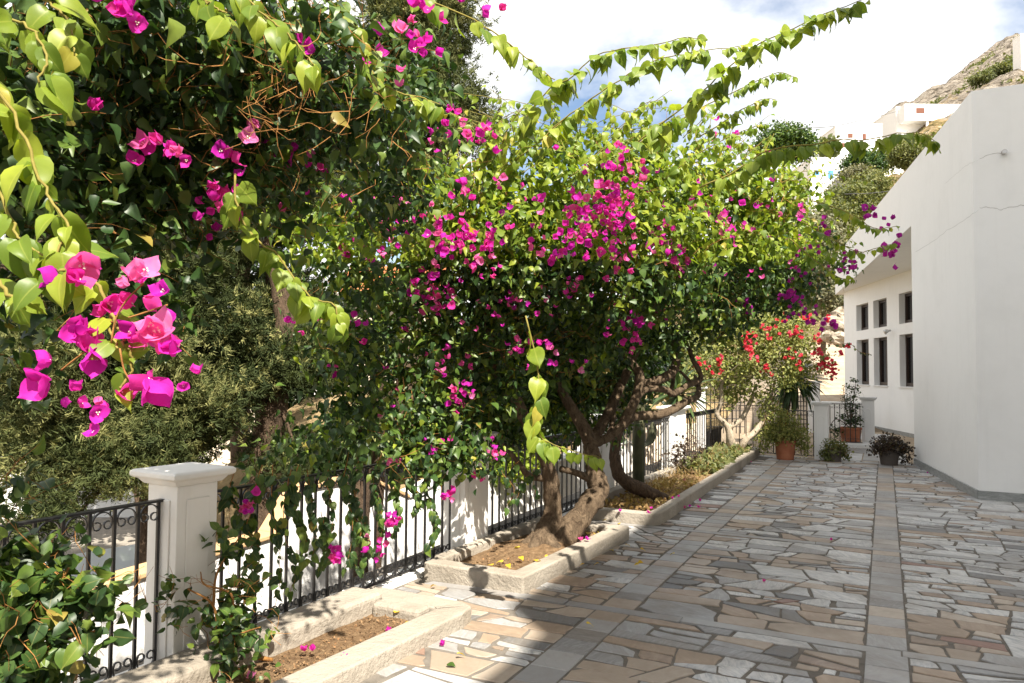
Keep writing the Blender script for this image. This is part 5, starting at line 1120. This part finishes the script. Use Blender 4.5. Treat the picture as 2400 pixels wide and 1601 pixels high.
def ribbed(path, radii, nm, mat='cactus_skin', ribs=9):
    c = curve(path, 30); rr = np.interp(np.linspace(0, 1, 30), np.linspace(0, 1, len(radii)), radii); mb = MB(); V = []; S = ribs * 2
    for i in range(30):
        for k in range(S): a = 2 * math.pi * k / S; q = rr[i] * (1.0 if k % 2 == 0 else .78); V.append(c[i] + np.array([math.cos(a) * q, math.sin(a) * q, 0]))
    Fc = [(i * S + k, i * S + (k + 1) % S, (i + 1) * S + (k + 1) % S, (i + 1) * S + k) for i in range(29) for k in range(S)] + [tuple(29 * S + k for k in range(S))]; mb.add(V, Fc); return mb.build(nm, mat, cs, smooth=True)
cb = np.array([-2.86, 9.2, .05]); ribbed([cb, cb + [0, 0, .6], cb + [.01, .02, 1.25], cb + [.0, .02, 1.42]], [.075, .078, .07, .02], 'column'); ribbed([cb + [.09, -.25, -.0], cb + [.08, -.26, .5], cb + [.08, -.26, .80], cb + [.08, -.26, .93]], [.06, .066, .055, .012], 'column')
ribbed([cb + [.02, .12, .62], cb + [.05, .34, .68], cb + [.06, .42, .85], cb + [.06, .43, .93]], [.035, .06, .05, .012], 'side_lobe')
lg = thing('leaning_log', 'dark bare trunk leaning over the soil of the long bed', 'log', (-2.45, 8.75, .1))
limb(lg, 'trunk', [(-2.42, 8.85, .09), (-2.62, 8.68, .20), (-2.86, 8.52, .36), (-2.95, 8.50, .62), (-2.93, 8.62, 1.05), (-2.95, 8.8, 1.35)], [.075, .085, .08, .07, .06, .04], 'bark_dark', 10, 40, .12, 8)

# ------------------------------------------------------------------ pots
def pot(label, x, y, z, rt, rb_, h, mat, square=False):
    t = thing('plant_pot', label, 'pot', (x, y, z), 'pots by the rear gate'); prof = [(rb_, .0), (rb_ * 1.01, .01), (rt * .93, h * .84), (rt * .94, h * .86), (rt, h * .87), (rt * 1.01, h * .99), (rt * .97, h), (rt * .88, h * .99), (rt * .86, h * .9)]
    mb = MB(); mb.lathe(prof, (x, y, z), 4 if square else 26); o = mb.build('pot_body', mat, t, smooth=not square, bevel=.006 if square else 0)
    mb = MB(); mb.lathe([(rt * .86, 0), (rt * .86, .01)], (x, y, z + h * .91), 18); mb.build('potting_soil', 'soil', t); return t
def potted(label, c, blobs, n, size, mat, gg, stems, twn=30, name='potted_shrub', cat='shrub', stem_mat='twig', sig=.05, leafs=200, clump=10):
    return shrub(name, label, tuple(c), stems, blobs, n, size, mat, gg, cat, leafs, clump, sig, twn, stem_mat, 'plants in the pots by the rear gate')
pot('big terracotta pot holding the rounded green shrub', -1.72, 14.86, ZP, .20, .155, .37, 'terracotta')
c = np.array([-1.72, 14.86, .33]); d = depth(c)
potted('rounded green shrub overflowing the big terracotta pot', c, [(1828, 990, d, 48, 34, .28), (1802, 962, d, 26, 28, .2), (1865, 1020, d, 30, 30, .22), (1795, 1020, d, 25, 28, .22), (1838, 1018, d - .1, 48, 22, .25), (1888, 1045, d, 14, 22, .12), (1788, 1050, d, 10, 18, .1), (1808, 935, d + .1, 14, 12, .12)], 5200, .042, 'leaf_light', g5, [([c, c + [0, 0, .3], c + [.05, 0, .6]], [.02, .015, .006]), ([c, c + [.2, 0, .25]], [.015, .006]), ([c, c + [-.2, 0, .3]], [.015, .006])], 90)
pot('small dark pot with the trailing red-tipped plant', -.86, 15.02, ZP, .15, .105, .21, 'dark_pot')
c = np.array([-.86, 15.02, .2]); d = depth(c); u0, v0, _ = project(c)
potted('trailing red-tipped plant in the small dark pot', c, [(u0, v0 - 8, d, 28, 17, .18), (u0 - 18, v0 + 8, d, 15, 15, .12), (u0 + 20, v0 + 8, d, 14, 16, .12)], 1500, .042, 'leaf_olive', g5, [([c, c + [0, 0, .12]], [.012, .005])], 40)
pot('tall terracotta pot behind the short railing', -.72, 18.62, .0, .24, .19, .42, 'terracotta')
c = np.array([-.72, 18.62, .4]); d = depth(c); u0, v0, _ = project(c)
potted('thorny upright plant with bare arching stems in the tall terracotta pot', c, [(u0 + 5, v0 - 45, d, 15, 40, .2), (u0 - 10, v0 - 70, d, 10, 30, .12), (u0 + 12, v0 - 85, d, 7, 30, .1), (u0, v0 - 18, d, 28, 18, .25), (u0 - 35, v0 + 10, d, 18, 18, .15)], 900, .05, 'leaf_dark', g5, [([c, c + [.05, 0, .5], c + [.12, 0, 1.05]], [.02, .014, .006]), ([c, c + [-.1, 0, .5], c + [-.15, 0, .95]], [.018, .012, .006]), ([c, c + [-.3, -.1, .2], c + [-.5, -.1, -.1]], [.012, .01, .004]), ([c, c + [.0, -.05, .4], c + [.02, -.1, .8]], [.014, .01, .005])], 110, stem_mat='bark_dark')
pot('dark round pot against the white wall, holding the brown rosette plant', .05, 14.98, ZP, .185, .14, .26, 'dark_pot')
c = np.array([.05, 14.98, .24]); d = depth(c); u0, v0, _ = project(c)
potted('bushy dark brown rosette succulent in the pot against the white wall', c, [(u0, v0 - 22, d, 34, 20, .25), (u0 - 28, v0 - 10, d, 16, 16, .15), (u0 + 28, v0 - 6, d, 20, 18, .2), (u0 + 36, v0 + 12, d, 10, 14, .1), (u0, v0 - 8, d - .1, 30, 12, .2)], 2200, .045, 'leaf_brown', g5, [([c, c + [0, 0, .2]], [.02, .01]), ([c, c + [.25, 0, .15]], [.015, .008]), ([c, c + [-.2, 0, .15]], [.015, .008])], 30, name='rosette_succulent', cat='succulent')

# ------------------------------------------------------------------ fallen petals and leaves
def fallen(items, name, label, cat, group, mat, flower, gg):
    ordn = ['first', 'second', 'third', 'fourth', 'fifth', 'sixth', 'seventh', 'eighth', 'ninth', 'tenth', 'eleventh', 'twelfth', 'thirteenth', 'fourteenth']
    for k_, (u, v, z, s_) in enumerate(sorted(items)):
        p = on_z(u, v, z); a = gg.random() * 6.28; t = np.array([math.cos(a), math.sin(a), .05]); rm = frames(t[None], (np.array([0, 0, 1.0]) + gg.normal(size=3) * .25)[None])[0]
        tm = FLOWER_HI[gg.integers(4)] if flower else LEAF_HI[gg.integers(4)]
        o = link(name, np_mesh(name, tm[0] - [0, 0, tm[0][:, 2].min() - .02], tm[1], mat, np.full(len(tm[0]), gg.random() * .9)), None, to_m(p + [0, 0, .002], rm, s_)); tag(o, label + (', %s from the left' % ordn[k_] if len(items) > 1 else ''), cat, group)
z2 = lambda l: [(800 + x * .3406, 1067 + y * .3406) for x, y in l]
z3 = lambda l: [(1600 + x * .3406, 1067 + y * .3406) for x, y in l]
def it(l, z, s_): return [(u, v, z, s_) for u, v in l]
fallen(it(z2([(325, 1225), (20, 1410)]) + [(732, 1527), (590, 1590), (712, 1528)], .075, .036), 'fallen_flower', 'magenta fallen flower lying on the soil of the nearest bed', 'flower', 'fallen flowers in the nearest bed', 'bract_magenta', True, g5)
fallen(it(z2([(695, 1315)]), ZP, .034), 'fallen_flower', 'single pale pink flower lying on the sunlit tan paving near the nearest bed', 'flower', 'fallen flowers on the paving', 'bract_magenta', True, g5)
fallen(it(z3([(10, 368), (50, 357), (120, 318), (110, 362)]), ZP, .034), 'fallen_flower', 'magenta fallen flower on the paving beside the long bed kerb', 'flower', 'fallen flowers by the long bed', 'bract_magenta', True, g5)
fallen(it(z3([(470, 50), (1685, 125), (1022, 588), (555, 872)]), ZP, .026), 'fallen_petal', 'tiny magenta petal out on the open shaded paving', 'petal', 'stray petals on the paving', 'bract_magenta', True, g5)
fallen(it(z2([(1650, 590), (1690, 585)]) , .15, .036), 'fallen_flower', 'magenta fallen flower on the trunk bed soil near its outer kerb', 'flower', 'fallen flowers in the trunk bed', 'bract_magenta', True, g5)
fallen([(1453, 1200, .13, .034), (1519, 1203, .13, .034), (1540, 1165, .13, .034), (1576, 1170, .13, .034), (1591, 1166, .13, .03), (1604, 1127, .13, .03), (1526, 1193, .13, .03)], 'fallen_flower', 'magenta fallen flower on the soil of the long bed', 'flower', 'fallen flowers in the long bed', 'bract_magenta', True, g5)
fallen(it(z2([(1220, 665), (1235, 620), (1290, 668), (1235, 722), (1405, 708), (1335, 725), (1110, 755), (1150, 775), (1700, 545), (1770, 540), (1735, 560), (1040, 780), (1350, 765)]), .10, .055), 'fallen_leaf', 'yellow fallen leaf on the soil of the trunk bed', 'leaf', 'yellow leaves in the trunk bed', 'leaf_yellow', False, g5)
fallen(it(z2([(380, 1115), (450, 1190), (2160, 1430)])[:2] + [(737, 1553, .06, .05)][:0] and [], 0, .05) or it(z2([(380, 1115), (450, 1190)]), .06, .06), 'fallen_leaf', 'yellow fallen leaf at the far end of the nearest bed', 'leaf', 'yellow leaves in the nearest bed', 'leaf_yellow', False, g5)
fallen(it(z2([(1670, 775), (1770, 770), (1860, 670), (2045, 740), (2045, 770), (2060, 665), (1690, 1190), (640, 925), (805, 1405), (1820, 465), (1910, 472), (1960, 632), (2290, 700), (1640, 685)]), ZP, .042), 'fallen_leaf', 'small yellow leaf lying on the paving', 'leaf', 'yellow leaves on the paving', 'leaf_yellow', False, g5)
fallen(it(z2([(735, 1450)]), ZP, .05), 'fallen_leaf', 'green leaf lying on the sunlit tan paving', 'leaf', None, 'leaf_mature', False, g5)

# ------------------------------------------------------------------ houses on the hill
def house(label, u0, u1, vt, vb, r, deep, wins=(), doors=(), name='hill_house', mat='far_plaster', group='white houses on the hill', arch=None, roof=None, extra=None, sink=6.0, cat='house'):
    """a block facing down the hill; measurements in picture columns/rows at distance r"""
    a, c = at(u0, vb, r), at(u1, vb, r); X_ = unit((c - a) * [1, 1, 0]); Yd = np.array([-X_[1], X_[0], 0]); W = np.linalg.norm((c - a)[:2]); zb, zt = a[2], at(u0, vt, r)[2]
    t = thing(name, label, cat, tuple(a), group)
    def P3(x, y, z): return tuple(np.array([a[0], a[1], 0]) + X_ * x + Yd * y + [0, 0, z])
    def blk(nm, x0, x1, y0, y1, z0, z1, mt, par=t):
        mb = MB(); V = [P3(x, y, z) for z in (z0, z1) for y in (y0, y1) for x in (x0, x1)]; mb.add(V, [(0, 2, 3, 1), (4, 5, 7, 6), (0, 1, 5, 4), (2, 6, 7, 3), (0, 4, 6, 2), (1, 3, 7, 5)]); return mb.build(nm, mt, par)
    blk('wall', 0, W, 0, deep, zb - sink, zt, mat); pp = .18
    pa = blk('parapet', -.06, W + .06, -.06, deep, zt + .004, zt + .22, mat)
    px_ = W / (u1 - u0)
    for (x0, x1, y0, y1, mt) in wins:
        f = blk('window', (x0 - u0) * px_, (x1 - u0) * px_, -.06, .0 - .002, at(u0, y1, r)[2], at(u0, y0, r)[2], mt)
        blk('pane', (x0 - u0) * px_ + .12, (x1 - u0) * px_ - .12, -.075, -.062, at(u0, y1, r)[2] + .12, at(u0, y0, r)[2] - .12, 'brown_shutter' if mt == 'brown_shutter' else 'glass_dark', f)
    for (x0, x1, y0, y1, mt) in doors: blk('door', (x0 - u0) * px_, (x1 - u0) * px_, -.05, -.002, at(u0, y1, r)[2], at(u0, y0, r)[2], mt)
    if extra: extra(blk, px_, zb, zt, W)
    return t
def bal(blk, px_, zb, zt, W):                  # overhanging upper floor on columns
    h = zt - zb; blk('upper_storey', .5, W, -2.2, -.002, zb + h * .42, zt - .002, 'far_plaster')
    for x in (W * .30, W * .47, W * .62): blk('column', x, x + .35, -2.1, -1.75, zb - 2, zb + h * .42 - .003, 'far_plaster')
    blk('terrace', -.5, W, -2.6, -.004, zb - 3, zb - .25, 'far_plaster')
    f = blk('window', W * .17, W * .27, -2.26, -2.202, zb + h * .68, zb + h * .86, 'brown_shutter')
house('big white house high on the hill with an overhanging storey and a brown window', 2101, 2290, 252, 320, 140, 9, extra=bal)
house('white house with plain side walls left of the big hill house', 2008, 2068, 292, 352, 128, 8, [(2022, 2030, 313, 326, 'brown_shutter')], sink=9)
house('low white house stepping down beside the pine, with a brown window', 1958, 2008, 297, 360, 124, 7, [(1988, 1999, 312, 322, 'brown_shutter'), (1972, 1980, 335, 345, 'brown_shutter')], sink=9)
house('white cottage with blue doors low on the hill', 1900, 1986, 372, 418, 108, 7, [(1910, 1920, 398, 410, 'blue_paint')], [(1941, 1953, 399, 418, 'blue_paint'), (1966, 1976, 401, 418, 'blue_paint')], sink=6)
house('white house with a light blue door under the big hill house', 2072, 2130, 352, 388, 116, 7, [(2108, 2118, 362, 378, 'blue_paint')], [(2086, 2096, 366, 387, 'blue_paint')], sink=8)
house('white wall end of a house high at the right edge of the hill', 2394, 2450, 80, 150, 150, 2.5, sink=10)
# ------------------------------------------------------------------ houses in the lower town on the left
def tiled(blk, px_, zb, zt, W):
    for k in range(7): blk('roof_course', -.3, W + .3, -.5 + k * .42, -.5 + (k + 1) * .42, zt + .03 + k * .16, zt + .19 + k * .16, 'roof_tile')
def eaves(blk, px_, zb, zt, W): blk('eaves', -.3, W + .3, -.5, 2, zt + .004, zt + .03, 'far_plaster'); tiled(blk, px_, zb, zt, W)
TOWN = 'town houses below the terrace'
house('pale house with an orange tiled roof behind the left of the bougainvillea', 800, 1010, 690, 1060, 21, 8, [(830, 860, 760, 830, 'dark_wood'), (905, 935, 760, 830, 'dark_wood'), (830, 860, 910, 980, 'dark_wood')], name='town_house', mat='cream_plaster', group=TOWN, extra=eaves, sink=4)
house('whitewashed house with square windows behind the leaning cypress', 620, 800, 815, 1080, 24, 7, [(655, 680, 860, 905, 'dark_wood'), (735, 765, 850, 905, 'dark_wood')], name='town_house', group=TOWN, sink=4)
house('long cream house behind the dark bushy cypress', 330, 600, 905, 1110, 22, 7, [(380, 410, 950, 1010, 'dark_wood'), (470, 500, 950, 1010, 'dark_wood'), (560, 585, 960, 1010, 'dark_wood')], name='town_house', mat='cream_plaster', group=TOWN, sink=4)
house('pinkish white house at the far left edge beyond the fence', -120, 330, 1000, 1240, 18, 7, [(60, 110, 1080, 1150, 'dark_wood'), (210, 250, 1060, 1120, 'dark_wood')], name='town_house', group=TOWN, sink=4)

# ------------------------------------------------------------------ trees and bushes behind
def broad(name, label, u, v, d, blobs, n, size, mat, gz, cat='tree', group=None, trunk=True, sig=.25, clump=30, tmpl=LEAF_LO):
    base = np.array([*at(u, v, d)[:2], gz]); t = thing(name, label, cat, tuple(base), group); cen = at(blobs[0][0], blobs[0][1], blobs[0][2])
    if trunk: limb(t, 'trunk', [base - [0, 0, .3], (base + cen) / 2 + [.1, 0, 0], cen], [.05 * d / 12, .04 * d / 12, .02 * d / 12], 'bark_dark', 8, None, .1, 3)
    pos, out, idx = blob_points(blobs, n, clump, sig, .4, g3); cr = g3.random(idx.max() + 1)
    scatter('crown', tmpl, pos, leaf_frames(out, .2, .4, .8, g3), g3.uniform(.6, 1.2, n) * size, mat, t, rv=np.clip(cr[idx] * .7 + g3.random(n) * .35, 0, .999)); return t
HB = 'bushes and trees on the hill'
broad('pine_tree', 'rounded green pine in front of the hill houses', 1835, 420, 85, [(1835, 335, 85, 58, 36, 3), (1800, 355, 85, 30, 20, 2), (1875, 350, 85, 28, 22, 2)], 16000, .30, 'leaf_mature', hill_z(1835, 85) - 1, group=HB, sig=.5)
broad('hill_tree', 'bright green bushy tree in front of the blue-doored house', 2035, 400, 105, [(2010, 380, 104, 26, 20, 3), (2055, 378, 105, 32, 22, 3), (2040, 395, 103, 30, 12, 2)], 12000, .34, 'leaf_mature', hill_z(2035, 105) - 1, group=HB, sig=.5)
broad('olive_tree', 'grey-green olive tree between the far bougainvillea and the windowed wall', 1925, 760, 38, [(1925, 640, 38, 62, 60, 1.6), (1900, 560, 39, 60, 60, 1.6), (1950, 700, 37, 50, 40, 1.2), (1870, 660, 38, 50, 60, 1.2)], 16000, .17, 'leaf_grey', 1.0, group=HB, sig=.3)
broad('hill_shrub', 'ochre and olive shrub beneath the white hill cottage', 1990, 470, 60, [(1990, 470, 60, 60, 35, 2), (2040, 440, 62, 50, 30, 2), (1950, 510, 58, 50, 40, 2)], 14000, .22, 'leaf_olive', hill_z(1990, 60), 'shrub', HB, False, .4)
broad('hill_shrub', 'grey bare-looking shrub below the bright green hill tree', 2010, 415, 100, [(2010, 412, 100, 36, 15, 2)], 5000, .3, 'leaf_grey', hill_z(2010, 100), 'shrub', HB, False, .4)
broad('hill_shrub', 'olive shrub at the slanted edge of the white building', 2130, 370, 95, [(2125, 365, 95, 38, 28, 2), (2150, 340, 96, 30, 22, 2)], 8000, .3, 'leaf_olive', hill_z(2125, 95), 'shrub', HB, False, .4)
broad('hill_shrub', 'dark green shrub high on the rocky slope', 2350, 165, 160, [(2345, 165, 160, 26, 10, 3), (2390, 150, 160, 22, 10, 3), (2300, 185, 158, 20, 8, 3)], 6000, .45, 'leaf_olive', hill_z(2350, 160), 'shrub', HB, False, .6)
broad('hill_tree', 'small palm-like green tree beside the low stepped house', 1940, 360, 112, [(1938, 345, 112, 16, 12, 1.2)], 900, .8, 'leaf_olive', hill_z(1940, 112), 'tree', HB, True, .4)
# scrub over the slope (far too many to count)
n = 9000; uu = g3.uniform(1500, 2420, n); rr = g3.uniform(45, 230, n) ** 1.0; P_ = np.array([hill_at(u, r) for u, r in zip(uu, rr)]); keep = np.array([vnoise(p[0] / 9, p[1] / 9, 3) > .5 for p in P_]); P_ = P_[keep]
k = len(P_); Pr = np.repeat(P_, 9, axis=0) + g3.normal(size=(k * 9, 3)) * [.45, .45, .3] + [0, 0, .3]
o = scatter('hill_scrub', LEAF_LO, Pr, leaf_frames(np.tile([0, 0, 1.0], (len(Pr), 1)), .1, .4, .9, g3), g3.uniform(.4, .9, len(Pr)), 'leaf_olive'); tag(o, 'low dry scrub scattered over the rocky hillside', 'scrub')
# boulders by the lane
bo = random.Random(4)
def rock(label, c, r):
    mb = MB(); V = []; Fc = []; nlat, nlon = 8, 12
    for i in range(nlat + 1):
        for j in range(nlon):
            th, ph = math.pi * i / nlat, 2 * math.pi * j / nlon; q = r * (1 + .35 * (vnoise(3 + 2.5 * math.sin(th) * math.cos(ph) + c[0], 3 + 2.5 * math.cos(th) + 2 * math.sin(ph) + c[1]) - .5) * 2); V.append((c[0] + q * 1.2 * math.sin(th) * math.cos(ph), c[1] + q * math.sin(th) * math.sin(ph), c[2] + q * .8 * math.cos(th)))
    Fc = [(i * nlon + j, (i + 1) * nlon + j, (i + 1) * nlon + (j + 1) % nlon, i * nlon + (j + 1) % nlon) for i in range(nlat) for j in range(nlon)]
    mb.add(V, Fc); o = mb.build('boulder', 'boulder'); tag(o, label, 'rock', 'pale boulders above the lane')
for lab, u, v, d, r in [('largest pale boulder above the lane beside the windowed wall', 1962, 765, 34, .62), ('pale boulder just below the largest one above the lane', 1972, 795, 33, .42), ('small pale boulder left of the others above the lane', 1945, 790, 33.5, .34), ('pale boulder highest above the lane, against the olive tree', 1975, 738, 35, .42)]: rock(lab, at(u, v, d), r)
# dense greenery between fence and lower town, seen under the crown
UB = 'bushes in the gardens below'
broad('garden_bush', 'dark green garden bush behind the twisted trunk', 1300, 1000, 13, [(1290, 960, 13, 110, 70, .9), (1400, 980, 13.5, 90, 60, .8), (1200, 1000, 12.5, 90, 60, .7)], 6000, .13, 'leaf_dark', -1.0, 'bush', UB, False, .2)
broad('garden_bush', 'yellow-green garden bush behind the fence left of the trunk', 1190, 1090, 10, [(1190, 1080, 12, 60, 35, .4), (1100, 1070, 12, 70, 40, .4)], 3000, .09, 'leaf_young', -1.2, 'bush', UB, False, .15)
broad('garden_bush', 'olive garden bush below the tall cypress', 880, 1060, 12, [(880, 1040, 12, 120, 70, .8), (760, 1060, 12, 90, 60, .7), (1000, 1060, 12.5, 90, 50, .7)], 6000, .12, 'leaf_mature', -1.5, 'bush', UB, False, .2)
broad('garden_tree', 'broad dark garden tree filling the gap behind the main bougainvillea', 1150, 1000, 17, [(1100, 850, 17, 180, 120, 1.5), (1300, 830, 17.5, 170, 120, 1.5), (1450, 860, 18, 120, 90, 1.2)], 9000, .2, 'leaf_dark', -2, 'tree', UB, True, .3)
broad('garden_tree', 'olive-green garden tree beyond the far fence panels', 1560, 900, 22, [(1560, 840, 22, 110, 70, 1.4), (1470, 800, 22.5, 100, 80, 1.4)], 6000, .2, 'leaf_olive', -.5, 'tree', UB, True, .3)
# ------------------------------------------------------------------ parked car in the street
def car(label, c, yaw):
    t = thing('parked_car', label, 'car', tuple(c)); M_ = Matrix.Translation(tuple(map(float, c))) @ Matrix.Rotation(yaw, 4, 'Z')
    def fin(mb, nm, mt, par=None, **k):
        o = mb.build(nm, mt, par or t, **k)
        if par is None: o.matrix_basis = M_
        return o
    side = [(-2.0, .28), (-2.05, .62), (-1.95, .85), (-1.15, .95), (-.55, 1.38), (.55, 1.44), (1.35, 1.36), (1.85, .92), (2.0, .80), (2.02, .35)]
    mb = MB(); n = len(side); V = [(x, s * (.84 if z < 1.0 else .66), z) for s in (-1, 1) for x, z in side]; mb.add(V, [tuple(range(n)), tuple(range(2 * n - 1, n - 1, -1))] + [((i + 1) % n, i, n + i, n + (i + 1) % n) for i in range(n)])
    body = fin(mb, 'body', 'car_paint', bevel=.05, seg=3)
    mb = MB(); mb.add([(-1.12, -.70, .99), (-1.12, .70, .99), (-.60, .60, 1.36), (-.60, -.60, 1.36)], [(0, 1, 2, 3)]); o = fin(mb, 'windscreen', 'glass_dark'); o.matrix_basis = M_ @ Matrix.Translation((-.02, 0, .02))
    mb = MB(); mb.add([(1.80, -.70, .98), (1.80, .70, .98), (1.42, .60, 1.31), (1.42, -.60, 1.31)], [(0, 1, 2, 3)]); o = fin(mb, 'rear_window', 'glass_dark'); o.matrix_basis = M_ @ Matrix.Translation((.03, 0, .02))
    for s in (-1, 1):
        for x0, x1, xa, xb in ((-.95, .0, -.5, .0), (.08, 1.0, .08, .95)):
            mb = MB(); mb.add([(x0, s * .815, .98), (x1, s * .815, .98), (xb, s * .70, 1.33), (xa, s * .70, 1.33)], [(0, 1, 2, 3)]); fin(mb, 'side_window', 'glass_dark')
        for x in (-1.3, 1.25):
            mb = MB(); mb.tube([(x, s * .72, .31), (x, s * .90, .31)], .31, 20); w = fin(mb, 'wheel', 'rubber'); mb = MB(); mb.tube([(x, s * .885, .31), (x, s * .91, .31)], .19, 14); mb.build('rim', 'metal_grey', w)
        mb = MB(); mb.box(-2.06, -1.99, s * .6 - .16, s * .6 + .16, .62, .78); fin(mb, 'headlight', 'metal_grey', bevel=.02); mb = MB(); mb.box(1.98, 2.05, s * .68 - .1, s * .68 + .1, .62, .84); fin(mb, 'tail_light', 'lamp_red')
cp_ = at(235, 1330, 8.6); car('white parked car glimpsed through the bars left of the nearest post', (cp_[0], cp_[1], -2.05), R(62))
# overhead wires on the hill
for lab, pts, d in [('thin overhead wire crossing above the hill houses', [(1870, 302), (1960, 295), (2030, 279), (2100, 262)], (60, 140)), ('overhead wire passing behind the bougainvillea and the slanted wall', [(1980, 455), (2040, 453), (2100, 446), (2140, 440)], (40, 45))]:
    mb = MB(); mb.tube(curve(px(pts, d, 1.0), 16), .035 if d[0] > 50 else .02, 4); o = mb.build('overhead_wire', 'cable'); tag(o, lab, 'wire', 'overhead wires')
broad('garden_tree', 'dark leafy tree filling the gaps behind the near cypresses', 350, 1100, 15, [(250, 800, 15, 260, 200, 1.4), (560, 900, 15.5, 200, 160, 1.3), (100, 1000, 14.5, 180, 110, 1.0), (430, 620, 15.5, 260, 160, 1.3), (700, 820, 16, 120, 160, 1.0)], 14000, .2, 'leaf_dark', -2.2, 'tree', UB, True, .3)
